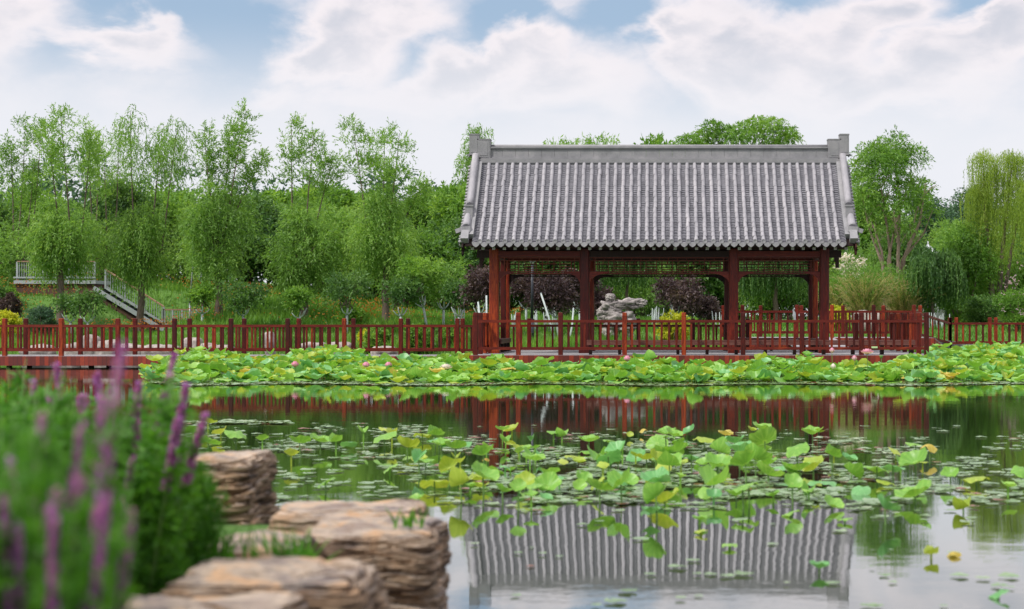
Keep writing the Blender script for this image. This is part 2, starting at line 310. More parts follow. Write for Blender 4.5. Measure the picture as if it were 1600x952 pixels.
# ------------------------------------------------------------------ ground and water
def sst(a, b, x):
    t = np.clip((x-a)/(b-a), 0, 1); return t*t*(3-2*t)
def lerp(a, b, t): return a+(b-a)*t
def ground_z(X, Y):
    X = np.asarray(X, float); Y = np.asarray(Y, float)
    shore = 57.5 + 5.5*sst(8, 13, X) + .7*np.sin(X*.45)+.4*np.sin(X*1.3+1)
    far = lerp(-.7, .35, sst(-1.5, 1.2, Y-shore)) + .85*sst(.5, 13, Y-shore)
    hill = sst(-9, -21, X)*1.0 + sst(-21, -27, X)*.55
    far = far + hill*sst(66, 76, Y)*1.05 + .9*sst(72, 90, Y)*sst(0, -14, X) + .5*sst(80, 140, Y)
    k_ = sst(-20.2, -21.6, X)*sst(-31, -29, X)*sst(60, 64, Y)*sst(79, 76.5, Y); cap = .82+lerp(0, 1.75, sst(-23.6, -27.4, X))*sst(70.5, 74, Y)
    far = lerp(far, np.minimum(far, cap), k_)
    near = np.maximum(lerp(-.7, .46, sst(-1.25, -1.75, X)*sst(9.6, 8.6, Y)), lerp(-.7, .04, sst(4.6, 3.2, Y)))
    side = lerp(-.7, .8, sst(-52, -62, X)+sst(42, 52, X))
    z = np.where(Y > 30, np.maximum(far, side), np.maximum(near, side))
    return z + .03*np.sin(X*2.1+Y*1.7)*np.cos(Y*1.3-X)
def gz(x, y): return float(ground_z(x, y))
def axis_pts(segs):
    out = []
    for a_, b_, n in segs: out += list(np.linspace(a_, b_, n, endpoint=False))
    return np.array(out+[segs[-1][1]])
gx = axis_pts([(-2500, -80, 14), (-80, -30, 26), (-30, -3, 60), (-3, 0, 24), (0, 30, 60), (30, 80, 20), (80, 2500, 14)])
gy = axis_pts([(-60, 0, 12), (0, 10, 60), (10, 52, 20), (52, 92, 110), (92, 160, 24), (160, 3500, 16)])
GX, GY = np.meshgrid(gx, gy); GZ = ground_z(GX, GY)
V = np.stack([GX.ravel(), GY.ravel(), GZ.ravel()], 1); nx, ny = len(gx), len(gy)
ii = (np.arange(ny-1)[:, None]*nx+np.arange(nx-1)[None, :]).ravel()
Fg = np.stack([ii, ii+1, ii+nx+1, ii+nx], 1)
m, t, b, o = mat('lawn'); v = mapped(t, (1, 1, 1)); n = noise_n(t, v, .55, 8, .65); n2 = noise_n(t, v, 9, 5, .7)
f_ = mth(t, 'ADD', mth(t, 'MULTIPLY', n.outputs[0], .6), mth(t, 'MULTIPLY', n2.outputs[0], .4))
gcol = ramp(t, f_, [(.3, (.04, .095, .016)), (.5, (.085, .19, .026)), (.7, (.15, .28, .045))])
sp = N(t, 'ShaderNodeSeparateXYZ'); g = N(t, 'ShaderNodeNewGeometry'); t.links.new(g.outputs['Position'], sp.inputs[0])
mud = N(t, 'ShaderNodeMapRange'); t.links.new(sp.outputs[2], mud.inputs[0]); mud.inputs[1].default_value = .04; mud.inputs[2].default_value = .22
t.links.new(mixc(t, mud.outputs[0], (.045, .04, .025), gcol), b.inputs['Base Color']); b.inputs['Roughness'].default_value = .95; bump(t, b, n2.outputs[0], .8, .08)
gr = obj('ground', np_mesh('ground', V, Fg, m, smooth=True)); tag(gr, kind='structure')

m, t, b, o = mat('pond_water')
b.inputs['Base Color'].default_value = (.012, .022, .010, 1); b.inputs['Roughness'].default_value = .015; b.inputs['IOR'].default_value = 1.333
b.inputs['Specular IOR Level'].default_value = .62
v = mapped(t, (.55, 1.0, 1)); n = noise_n(t, v, 2.2, 4, .55); v2 = mapped(t, (.35, 1.3, 1)); n2 = noise_n(t, v2, .22, 3, .5)
v3 = mapped(t, (1.0, 2.4, 1)); n3 = noise_n(t, v3, 7, 3, .5)
patch = N(t, 'ShaderNodeMapRange'); t.links.new(n2.outputs[0], patch.inputs[0]); patch.inputs[1].default_value = .42; patch.inputs[2].default_value = .68; patch.inputs[3].default_value = .35; patch.inputs[4].default_value = 1.3
hh = mth(t, 'ADD', mth(t, 'MULTIPLY', n.outputs[0], 1.0), mth(t, 'MULTIPLY', n3.outputs[0], .22))
fr_ = N(t, 'ShaderNodeFresnel'); fr_.inputs['IOR'].default_value = 1.333
gl_ = N(t, 'ShaderNodeBsdfGlossy'); gl_.inputs['Color'].default_value = (.97, .98, .98, 1); gl_.inputs['Roughness'].default_value = .015
df_ = N(t, 'ShaderNodeBsdfDiffuse'); df_.inputs['Color'].default_value = (.018, .028, .012, 1)
mx_ = N(t, 'ShaderNodeMixShader'); t.links.new(mth(t, 'POWER', fr_.outputs[0], .45), mx_.inputs[0]); t.links.new(df_.outputs[0], mx_.inputs[1]); t.links.new(gl_.outputs[0], mx_.inputs[2]); t.links.new(mx_.outputs[0], o.inputs[0])
bm_ = bump(t, b, mth(t, 'MULTIPLY', hh, patch.outputs[0]), .30, .006)
for n_ in (fr_, gl_): t.links.new(bm_.outputs[0], n_.inputs['Normal'])
wt = MB(); wt.add([(-70, -5, 0), (60, -5, 0), (60, 66, 0), (-70, 66, 0)], [(0, 1, 2, 3)])
wo_ = wt.build('water', m); tag(wo_, kind='structure')

# ------------------------------------------------------------------ railings
def post_mesh(w=.13, h=1.19):
    mb = MB(); mb.box((0, 0, h/2), (w, w, h), 0, .012)
    mb.box((0, 0, h-.10), (w+.012, w+.012, .018)); return mb.mesh('post', RED)
POSTM = post_mesh(); POSTW = post_mesh(.15)
bmb = MB(); bmb.box((0, 0, 0), (.062, .055, .72), 0, .006); BALM = bmb.mesh('baluster', RED)
def railing(posts, label, group='red wooden railings', nb=6, cat='railing', gaps=(), nopost=()):
    """posts: list of (x, y, z deck). One thing: posts, rails between them, balusters."""
    p0 = Vector(posts[0]); root = empty('wooden_railing', p0, label, cat, group)
    for i, p in enumerate(posts):
        if i not in nopost: obj('post', POSTM, root, Vector(p)-p0)
    for i in range(len(posts)-1):
        if i in gaps: continue
        a_, b_ = Vector(posts[i]), Vector(posts[i+1]); d = (b_-a_); L = d.length; u = d.normalized()
        for nm, h, w_, t_ in (('top_rail', .985, .10, .075), ('bottom_rail', .225, .075, .075)):
            mb = MB(); mb.box((0, 0, 0), (L-.13, w_, t_)); r = mb.build(nm, REDX, root, (a_+b_)/2-p0+Vector((0, 0, h-t_/2)))
            r.rotation_euler = d.to_track_quat('X', 'Z').to_euler()
        for k in range(nb):
            q = a_+d*((k+1)/(nb+1)); o_ = obj('baluster', BALM, root, q-p0+Vector((0, 0, .225+.345))); o_.rotation_euler.z = math.atan2(d.y, d.x); o_.scale.z = .955
    return root
DZ = .366
nearp = [(-6.38-1.79*k, 49.7, DZ) for k in range(13)]
farp = [(-6.44-1.79*k, 51.5, DZ) for k in range(13)]
railing([(-5.35, 49.7, DZ)]+nearp, 'red wooden railing along the pond edge of the long boardwalk', nb=6, nopost=(0,))
railing(farp, 'red wooden railing along the lawn edge of the long boardwalk', nb=6)
railing([(2.9-1.79*k, 51.5, DZ) for k in range(6)], 'dark red railing behind the pavilion floor, seen between its columns', nb=6)
PD = .53
fx = [PX(p, 44.0) for p in (743, 810, 876, 976, 1068.5, 1161, 1253, 1346, 1447.6)]
front = railing([(x, 44.0, PD) for x in fx], 'red wooden railing along the pond edge of the pavilion deck', nb=7, gaps=(0, 1))
# the two leftmost bays have rails but no balusters
p0 = Vector((fx[0], 44.0, PD))
for i in (0, 1):
    for nm, h, w_, t_ in (('top_rail', .985, .10, .075), ('bottom_rail', .225, .075, .075)):
        mb = MB(); mb.box((0, 0, 0), (fx[i+1]-fx[i]-.13, w_, t_)); mb.build(nm, REDX, front, Vector(((fx[i]+fx[i+1])/2, 44.0, PD+h-t_/2))-p0)
railing([(fx[0], 44.0+1.2*k, PD) for k in range(1, 5)], 'short red railing on the side of the pavilion deck where the boardwalk arrives', nb=4)
railing([(fx[-1], 44.0+1.3*k, PD) for k in range(1, 6)]+[(6.35, 50.6, PD)], 'red railing turning back from the deck corner with the pink lotus', nb=5)
UZ = .853
up_near = [(PX(p, 56.7), 56.7, UZ) for p in (1160, 1245, 1300, 1365, 1428)]
up_far = [(PX(p, 59.2), 59.2, UZ) for p in (1130, 1188.5, 1252, 1317, 1380)]
railing(up_near+[(PX(1484.5, 61.4), 61.4, .40)], 'raised red railing behind the pavilion sloping down to the far boardwalk', nb=5)
railing(up_far+[(9.9, 59.6, UZ)], 'raised red railing on the lawn side of the high footbridge', nb=5)
railing([(11.36+1.56*k, 61.4, .40) for k in range(6)], 'red railing on the pond side of the far boardwalk, beside the weeping willow', nb=5)
railing([(12.1+1.61*k, 64.0, .40) for k in range(6)], 'red railing on the lawn side of the far boardwalk, beside the weeping willow', nb=5)

# ------------------------------------------------------------------ boardwalks
def boardwalk(label, x0, x1, y0, y1, z, drop, name='boardwalk', piles=True, dx=2.0):
    root = empty(name, ((x0+x1)/2, (y0+y1)/2, 0), label, 'boardwalk', 'timber walkways'); c = Vector(root.location)
    mb = MB(); mb.box((0, 0, z-.03), (x1-x0, y1-y0, .06)); mb.build('deck', DECK, root)
    mb = MB(); mb.box((0, (y0-y1)/2-.022, (z-.004+z-drop)/2), (x1-x0, .04, drop-.004)); mb.build('fascia', FASCIA, root)
    mb = MB(); mb.box((0, (y1-y0)/2+.022, (z-.004+z-drop)/2), (x1-x0, .04, drop-.004)); mb.build('fascia', FASCIA, root)
    if piles:
        k = x0+.6
        while k < x1:
            for yy in (y0+.25, y1-.25):
                mb = MB(); mb.tube([(0, 0, -.65), (0, 0, z-.06)], .09, 8); mb.build('pile', DARKW, root, (k-c.x, yy-c.y, 0))
            k += dx
    return root
boardwalk('long timber boardwalk on piles crossing the pond to the pavilion', -29, -5.27, 49.55, 51.65, DZ, .30, dx=2.6)
boardwalk('narrow timber walkway passing behind the pavilion floor', -5.23, 3.2, 50.95, 51.65, DZ, .30)
boardwalk('high timber footbridge behind the pavilion', 2.6, 9.9, 56.5, 59.4, UZ, .32)
boardwalk('far timber boardwalk in front of the weeping willow lawn', 11.2, 21, 61.2, 64.2, .40, .3)
rp = empty('wooden_ramp', (9.9, 58, 0), 'plank ramp running down from the high footbridge to the far boardwalk', 'ramp')
mb = MB(); V8 = [(9.9, 56.5, UZ), (11.2, 61.2, .40), (13.6, 64.2, .40), (9.9, 59.4, UZ)]
mb.add([(x-9.9, y-58, z+.003) for x, y, z in V8]+[(x-9.9, y-58, z-.06) for x, y, z in V8], [(0, 1, 2, 3), (7, 6, 5, 4), (0, 4, 5, 1), (1, 5, 6, 2), (2, 6, 7, 3), (3, 7, 4, 0)]); mb.build('deck', DECK, rp)
mb = MB(); mb.bar((0, -1.53, UZ-.2), (1.3, 3.17, .22), .05, .30); mb.build('fascia', FASCIA, rp)
rp = empty('wooden_ramp', (5.4, 51, 0), 'plank ramp leading from the pavilion floor up to the high footbridge', 'ramp')
mb = MB(); mb.add([(-.9, -.1, .533), (.9, -.1, .533), (.9, 5.5, UZ), (-.9, 5.5, UZ), (-.9, -.1, .47), (.9, -.1, .47), (.9, 5.5, UZ-.07), (-.9, 5.5, UZ-.07)], [(0, 1, 2, 3), (7, 6, 5, 4), (0, 4, 5, 1), (1, 5, 6, 2), (2, 6, 7, 3), (3, 7, 4, 0)]); mb.build('deck', DECK, rp)

# ------------------------------------------------------------------ pavilion
pav = empty('pavilion', (0, 48.17, 0), 'open red timber pavilion with a grey tiled gable roof over the pond', 'pavilion')
OY = 48.17
def pp(x, y, z): return (x, y-OY, z)
mb = MB(); mb.box(pp(1.22, 47.4, PD-.04), (12.98, 7.05, .08)); mb.build('deck', DECK, pav)
mb = MB(); mb.box(pp(1.22, 43.85, (PD-.004+.17)/2), (13.02, .05, PD-.004-.17)); fa = mb.build('fascia', FASCIA, pav)
for x in (-5.29, 7.73):
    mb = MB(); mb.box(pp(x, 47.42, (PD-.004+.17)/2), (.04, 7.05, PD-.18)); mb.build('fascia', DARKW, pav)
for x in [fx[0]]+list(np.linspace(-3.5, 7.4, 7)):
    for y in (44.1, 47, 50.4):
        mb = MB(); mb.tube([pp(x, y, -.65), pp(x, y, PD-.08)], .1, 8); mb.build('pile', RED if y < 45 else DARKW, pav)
colx = (-4.88, -2.2, 2.2, 4.88); CF, CB = 46.45, 49.9
cm = MB(); cm.box((0, 0, 1.55), (.27, .27, 3.1), 0, .03); cm.box((0, 0, .05), (.34, .34, .10), 0, .01); COLM = cm.mesh('column', RED)
for x in colx:
    for y in (CF, CB): obj('column', COLM, pav, pp(x, y, PD))
for x in (-4.88, 4.88):      # slimmer posts half way along each gable side
    mb = MB(); mb.box((0, 0, 1.45), (.16, .16, 2.9), 0, .02); mb.build('column', RED, pav, pp(x, CF+.75, PD)); mb = MB(); mb.box((0, 0, 1.45), (.16, .16, 2.9), 0, .02); mb.build('column', RED, pav, pp(x, CB-.75, PD))
# beams
for y in (CF, CB):
    for i in range(3):
        a_, b_ = colx[i]+.135, colx[i+1]-.135
        mb = MB(); mb.box(pp((a_+b_)/2, y, 3.46), (b_-a_, .16, .17)); mb.build('beam', REDX if i != 1 else DARKW, pav)  # middle beam gets the dark wood: its shade is put into the colour
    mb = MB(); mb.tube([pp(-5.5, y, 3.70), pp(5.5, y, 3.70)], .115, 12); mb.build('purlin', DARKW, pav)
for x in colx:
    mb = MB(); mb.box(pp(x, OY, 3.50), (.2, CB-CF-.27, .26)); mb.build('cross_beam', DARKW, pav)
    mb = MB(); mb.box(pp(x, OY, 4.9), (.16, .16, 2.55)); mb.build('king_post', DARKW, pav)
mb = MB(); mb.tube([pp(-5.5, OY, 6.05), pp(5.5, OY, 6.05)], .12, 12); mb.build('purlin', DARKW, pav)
# lattice frieze
def lattice(x0, x1, y, seed):
    rnd = random.Random(seed); mb = MB(); L = x1-x0; zt, zb = 3.36, 2.87
    zs = [zt-.012, 3.265, 3.17, 3.085, 3.0, 2.935, zb+.01]; th = .021
    for z in (zs[0], zs[1], zs[5], zs[6]): mb.box(pp((x0+x1)/2, y, z), (L, .035, th*(1.5 if z in (zs[0], zs[5], zs[6]) else 1)))
    for x in (x0+.018, x1-.018, x0+.17, x1-.17): mb.box(pp(x, y+.0005, (zt+zb)/2), (.028, .03, zt-zb-.03))
    n_ = max(4, int(round((L-.34)/.27))); st = (L-.34)/n_
    for k in range(n_+1):
        x = x0+.17+k*st
        mb.box(pp(x, y+.001, (zs[0]+zs[1])/2), (th, .028, zs[0]-zs[1])); mb.box(pp(x+st*.5 if k < n_ else x, y+.001, (zs[5]+zs[6])/2), (th, .028, zs[5]-zs[6]))
    n_ = max(3, int(round((L-.34)/.46))); st = (L-.34)/n_
    for k in range(n_):
        a_ = x0+.17+k*st; w_ = st*.66; o_ = st*.17
        if k % 2 == 0:
            mb.box(pp(a_+st/2, y+.002, zs[2]), (st, .026, th)); mb.box(pp(a_+st/2, y+.002, zs[4]), (w_, .026, th))
            mb.box(pp(a_+o_, y+.003, (zs[1]+zs[5])/2), (th, .024, zs[1]-zs[5])); mb.box(pp(a_+o_+w_, y+.003, (zs[1]+zs[5])/2), (th, .024, zs[1]-zs[5])); mb.box(pp(a_+st/2, y+.003, (zs[1]+zs[2])/2), (th, .024, zs[1]-zs[2]))
        else:
            mb.box(pp(a_+st/2, y+.002, zs[4]), (st, .026, th)); mb.box(pp(a_+st/2, y+.002, zs[2]), (w_, .026, th)); mb.box(pp(a_+st/2, y+.0025, zs[3]), (w_*.9, .025, th))
            mb.box(pp(a_+o_, y+.003, (zs[1]+zs[5])/2), (th, .024, zs[1]-zs[5])); mb.box(pp(a_+o_+w_, y+.003, (zs[1]+zs[5])/2), (th, .024, zs[1]-zs[5])); mb.box(pp(a_+st/2, y+.003, (zs[4]+zs[5])/2), (th, .024, zs[4]-zs[5]))
    return mb
for y in (CF-.02, CB):
    for i in range(3):
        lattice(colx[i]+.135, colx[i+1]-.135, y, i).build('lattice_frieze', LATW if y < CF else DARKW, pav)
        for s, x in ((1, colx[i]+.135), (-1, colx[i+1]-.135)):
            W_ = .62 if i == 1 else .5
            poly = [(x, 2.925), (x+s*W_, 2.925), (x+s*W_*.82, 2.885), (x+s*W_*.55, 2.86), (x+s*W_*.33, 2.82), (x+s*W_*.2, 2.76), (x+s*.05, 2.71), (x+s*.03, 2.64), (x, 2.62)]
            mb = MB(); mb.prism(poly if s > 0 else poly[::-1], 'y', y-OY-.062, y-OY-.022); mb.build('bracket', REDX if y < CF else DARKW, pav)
# roof
E0, E1, RZ0, RZ1 = 45.42, 47.90, 3.74, 6.23     # eave and top of the tiled slope
RISE = RZ1-RZ0; RUN = E1-E0
def slope(t): return E0+RUN*t, RZ0+RISE*(.80*t+.20*t*t)
NR = 44; SP = .2408; HX = 5.66
roof = empty('roof', (0, 0, 0), None, None); roof.parent = pav; del_ = [k for k in ('label', 'category') if k in roof]
rx = [-SP*(NR-1)/2+SP*i for i in range(NR)]     # crests of the cover-tile rows
def roof_side(sgn):
    my = (lambda y: y-OY) if sgn < 0 else (lambda y: OY-y)
    pan = MB(); cov = MB(); capm = MB(); drip = MB()
    NS = 44; rnd = random.Random(5)
    # pans: stepped concave strips between the cover rows
    centers = [rx[0]-SP/2]+[(rx[i]+rx[i+1])/2 for i in range(NR-1)]+[rx[-1]+SP/2]
    for xc in centers:
        vs = []; fs = []; K = 5
        for j in range(NS):
            t0, t1 = j/NS, (j+1)/NS
            jit = rnd.uniform(-.004, .004)
            for t, lift in ((t0, .030+jit), (t1, .006)):
                y, z = slope(min(t, 1))
                for k in range(K):
                    u = k/(K-1)*2-1
                    vs.append((xc+u*SP*.46, my(y)-(lift*.6 if sgn < 0 else -lift*.6), z+lift+.035*u*u-.02))
        for j in range(NS):
            b0 = j*2*K
            for k in range(K-1):
                fs.append((b0+k, b0+k+1, b0+K+k+1, b0+K+k))
                if j: fs.append((b0-K+k, b0-K+k+1, b0+k+1, b0+k))
                else: pass
        if sgn > 0: fs = [f[::-1] for f in fs]
        pan.add(vs, fs, 0, False)
    for x in rx:
        NT = 15; n = 7; r0 = .058
        for j in range(NT):
            t0, t1 = j/NT, (j+1)/NT; jx = rnd.uniform(-.009, .009)
            ring = []
            for t, rr in ((t0, r0*1.05), (t0+.9*(t1-t0), r0*.99), (t1, r0*.93)):
                y, z = slope(t)
                for k in range(n):
                    a_ = math.pi*k/(n-1); ring.append((x+jx+rr*math.cos(a_)*1.0, my(y)-(1 if sgn < 0 else -1)*rr*math.sin(a_)*.62, z+.035+rr*math.sin(a_)*.80))
            fs = [(i*n+k, i*n+k+1, (i+1)*n+k+1, (i+1)*n+k) for i in range(2) for k in range(n-1)]
            if sgn < 0: fs = [f[::-1] for f in fs]
            cov.add(ring, fs, 0, True)
        # round eave end cap
        y, z = slope(0); s_ = -1 if sgn < 0 else 1
        yy = my(y)+s_*.055; zc = z+.045
        nn = 14; ring = [(x+.066*math.cos(2*math.pi*k/nn), yy, zc+.066*math.sin(2*math.pi*k/nn)) for k in range(nn)]
        r2 = [(x+.048*math.cos(2*math.pi*k/nn), yy, zc+.048*math.sin(2*math.pi*k/nn)) for k in range(nn)]
        r3 = [(x+.044*math.cos(2*math.pi*k/nn), yy-s_*.012, zc+.044*math.sin(2*math.pi*k/nn)) for k in range(nn)]
        bk = [(a_, yy-s_*.06, c_) for a_, _, c_ in ring]
        capm.add(ring+r2+r3+bk, [(k, (k+1) % nn, nn+(k+1) % nn, nn+k) for k in range(nn)]+[(nn+k, nn+(k+1) % nn, 2*nn+(k+1) % nn, 2*nn+k) for k in range(nn)]+[tuple(range(2*nn, 3*nn))]+[(3*nn+k, 3*nn+(k+1) % nn, (k+1) % nn, k) for k in range(nn)])
    s_ = -1 if sgn < 0 else 1
    for xc in centers:
        y, z = slope(0); yy = my(y)+s_*.035
        w_ = SP*.47; top = z+.02
        poly = [(xc-w_, top+.01), (xc-w_*.5, top-.008), (xc, top-.012), (xc+w_*.5, top-.008), (xc+w_, top+.01), (xc+w_*.92, top-.06), (xc+w_*.62, top-.105), (xc+w_*.3, top-.13), (xc, top-.148), (xc-w_*.3, top-.13), (xc-w_*.62, top-.105), (xc-w_*.92, top-.06)]
        drip.prism(poly if s_ < 0 else poly[::-1], 'y', yy-.012, yy+.012)
    return pan, cov, capm, drip
for sgn in (-1, 1):
    pan, cov, capm, drip = roof_side(sgn)
    pan.build('pan_tiles', PAN, roof); cov.build('cover_tiles', TILE, roof); capm.build('eave_tile_ends', TILE, roof); drip.build('drip_tiles', TILE, roof)
# boarded underside
mb = MB()
for s_ in (-1, 1):
    for j in range(8):
        y0, z0 = slope(j/8); y1, z1 = slope((j+1)/8); f = (lambda y: y-OY) if s_ < 0 else (lambda y: OY-y)
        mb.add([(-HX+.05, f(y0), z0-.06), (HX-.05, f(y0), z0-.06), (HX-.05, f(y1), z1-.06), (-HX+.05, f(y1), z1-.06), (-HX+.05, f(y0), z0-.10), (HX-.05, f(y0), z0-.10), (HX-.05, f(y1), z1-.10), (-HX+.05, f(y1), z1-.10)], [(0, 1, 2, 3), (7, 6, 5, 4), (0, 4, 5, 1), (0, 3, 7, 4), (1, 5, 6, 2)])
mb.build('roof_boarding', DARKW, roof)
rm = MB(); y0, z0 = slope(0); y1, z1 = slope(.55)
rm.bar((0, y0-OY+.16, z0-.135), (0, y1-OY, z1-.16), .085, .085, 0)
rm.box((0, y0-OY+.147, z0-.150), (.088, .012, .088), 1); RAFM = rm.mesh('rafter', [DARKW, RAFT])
for i in range(36):
    x = -5.42+i*(10.84/35); obj('rafter', RAFM, roof, (x, 0, 0)); o_ = obj('rafter', RAFM, roof, (x, 0, 0)); o_.rotation_euler.z = math.pi
# main ridge
mb = MB(); rw = 5.2
mb.box((0, 0, 6.36), (2*HX-.3, .56, .12)); mb.box((0, 0, 6.435), (2*HX-.4, .34, .04)); mb.box((0, 0, 6.475), (2*rw, .26, .05)); 
for k in range(26):
    a_ = -rw+k*(2*rw/26); mb.box((a_+rw/26, 0, 6.615+random.Random(k).uniform(-.0015, .0015)), (2*rw/26-.006, .20+random.Random(k+9).uniform(0, .004), .226))
mb.box((0, 0, 6.745), (2*rw, .25, .035)); mb.box((0, 0, 6.785), (2*rw, .30, .045)); mb.tube([(-rw, 0, 6.82), (rw, 0, 6.82)], .065, 10)
mb.build('main_ridge', RIDGE, roof)
mb = MB(); mb.box((0, 0, 6.22), (2*HX-.5, .50, .26)); mb.build('ridge_mortar', RIDGE, roof)
for s_ in (-1, 1):
    mb = MB()
    mb.box((s_*5.36, 0, 6.735), (.40, .34, .57)); mb.box((s_*5.36, -.172, 6.735), (.33, .012, .50)); mb.box((s_*5.36, -.18, 6.735), (.24, .014, .40)); mb.box((s_*5.36, 0, 7.03), (.42, .36, .03))
    mb.box((s_*5.66, 0, 6.86), (.28, .36, .62)); mb.box((s_*5.66, -.182, 6.88), (.20, .012, .5)); mb.box((s_*5.66, 0, 7.18), (.30, .38, .035))
    mb.prism([(s_*5.80, 6.50), (s_*5.90, 6.56), (s_*5.80, 6.60)] if s_ > 0 else [(s_*5.80, 6.60), (s_*5.90, 6.56), (s_*5.80, 6.50)], 'y', -.12, .12)
    mb.build('ridge_end_ornament', RIDGE, roof)
    # gable ridges front and back
    for f_ in (-1, 1):
        g = empty('gable_ridge', (0, 0, 0), None, None); g.parent = roof
        def gp(t, h, dx=0.): y, z = slope(t); return Vector((s_*(5.60+dx), (y-OY)*(-f_), z+h))
        X_ = MB()
        ts = [i/14 for i in range(15)]
        for j in range(14):
            a_, b_ = gp(ts[j], .08), gp(ts[j+1], .08)
            if j >= 1: X_.bar(a_+Vector((-s_*.04, 0, -.03)), b_+Vector((-s_*.04, 0, -.03)), .34, .18); X_.bar(a_+Vector((0, 0, .07)), b_+Vector((0, 0, .07)), .20, .10)
        X_.build('ridge_base', RIDGE, g)
        X_ = MB(); X_.tube([gp(t, .25) for t in np.linspace(.42, 1.02, 10)], .105, 12); X_.build('ridge_tile', TILE, g)
        X_ = MB(); q = gp(.36, .20); X_.box(q, (.22, .20, .30)); X_.box(q+Vector((0, 0, .155)), (.25, .24, .05)); q = gp(.325, .12); X_.box(q, (.24, .22, .26)); X_.build('ridge_block', RIDGE, g)
        X_ = MB(); X_.tube([gp(t, .20, .02) for t in np.linspace(.13, .31, 6)], [.125, .12, .115, .11, .10, .085], 12)
        p_ = gp(.13, .16, .02); od = Vector((s_*.8, 0, 0)); fd = Vector((0, -f_*-1, 0))
        X_.bar(p_+Vector((-s_*.14, 0, .0)), p_+Vector((s_*.16, 0, -.02)), .24, .15); X_.bar(p_+Vector((s_*.12, 0, -.02)), p_+Vector((s_*.30, 0, -.08)), .20, .12)
        X_.bar(p_+Vector((-s_*.14, 0, -.12)), p_+Vector((s_*.14, 0, -.13)), .20, .06); X_.build('ridge_snout', TILE, g)
        X_ = MB(); q0, q1 = gp(0.0, .06, .03), gp(.12, .10, .03); X_.bar(q0, q1, .22, .20); X_.build('ridge_foot', RIDGE, g)
        X_ = MB()
        for j in range(26):
            y, z = slope((j+.5)/26); yy = (y-OY)*(-f_)
            X_.tube([(s_*5.70, yy, z+.02), (s_*5.80, yy, z-.015)], .045, 8)
            X_.box((s_*5.785, yy+.045, z-.06), (.02, .07, .10))
        X_.build('verge_tiles', TILE, g)
        X_ = MB()
        for j in range(10):
            y0_, z0_ = slope(j/10); y1_, z1_ = slope((j+1)/10)
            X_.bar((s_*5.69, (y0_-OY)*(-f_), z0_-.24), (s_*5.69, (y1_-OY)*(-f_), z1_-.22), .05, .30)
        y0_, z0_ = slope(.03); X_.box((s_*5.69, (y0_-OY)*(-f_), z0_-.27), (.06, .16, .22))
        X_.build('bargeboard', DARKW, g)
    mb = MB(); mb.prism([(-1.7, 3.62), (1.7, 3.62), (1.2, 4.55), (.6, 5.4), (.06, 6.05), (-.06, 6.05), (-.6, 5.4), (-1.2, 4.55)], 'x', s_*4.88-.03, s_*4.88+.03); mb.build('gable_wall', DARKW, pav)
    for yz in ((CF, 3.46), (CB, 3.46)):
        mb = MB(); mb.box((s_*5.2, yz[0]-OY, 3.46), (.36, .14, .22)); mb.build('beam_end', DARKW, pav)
        mb = MB(); mb.box((s_*5.26, yz[0]-OY, 3.20), (.10, .12, .30)); mb.build('hanging_post', DARKW, pav)

# benches (things of their own on the deck)
def bench(label, x0, x1, y, z=PD, along='x', legs=.785):
    c = Vector(((x0+x1)/2, y, z)) if along == 'x' else Vector((y, (x0+x1)/2, z)); L = x1-x0
    root = empty('deck_bench', c, label, 'bench', 'fixed timber benches on the pavilion deck', 0 if along == 'x' else R(90))
    for k in (-1, 0, 1): mb = MB(); mb.box((0, k*.125, .385), (L, .115, .05)); mb.build('seat', BENCHW, root)
    mb = MB(); mb.box((0, -.165, .315), (L, .03, .085)); mb.build('skirt', BENCHW, root)
    n_ = max(2, int(L/legs)+1)
    for k in range(n_):
        mb = MB(); mb.box((-L/2+.1+(L-.2)*k/(n_-1), 0, .18), (.085, .28, .355)); mb.build('leg', DARKW, root)
bench('long low plank bench just inside the pond side railing of the pavilion', -2.05, 7.25, 44.62)
bench('short plank bench between the columns at the boardwalk end of the pavilion', 46.65, 49.7, -4.86, along='y')
bench('short plank bench between the columns at the footbridge end of the pavilion', 46.65, 49.7, 4.86, along='y')
bench('plank bench between the rear columns of the pavilion, facing the pond', 2.4, 4.7, 49.86)
# little plate on the bottom rail
mb = MB(); mb.box((0, 0, 0), (.17, .012, .05)); pl = mb.build('sign_plate', SIGNG, None, (PX(1366, 44.0), 43.945, PD+.22)); tag(pl, 'small pale green plate fixed to the bottom rail above the pink lotus', 'sign')
# cloth hanging on upper railing
mb = MB(); a_ = P(1239, 484, 56.6); vs = []
for i in range(8):
    t = i/7; c_ = a_+Vector((.10*t+.02*math.sin(t*6), 0, -.42*t)); w_ = .05+.05*math.sin(t*3.1)
    vs += [c_+Vector((-w_/2, .01*math.sin(t*9), 0)), c_+Vector((w_/2, 0, 0)), c_+Vector((w_/2, .012, 0)), c_+Vector((-w_/2, .02, 0))]
mb.add(vs, [(i*4+k, i*4+(k+1) % 4, i*4+4+(k+1) % 4, i*4+4+k) for i in range(7) for k in range(4)])
o_ = mb.build('cloth', WHITE); tag(o_, 'pale strip of cloth hanging from a post of the raised railing', 'cloth')

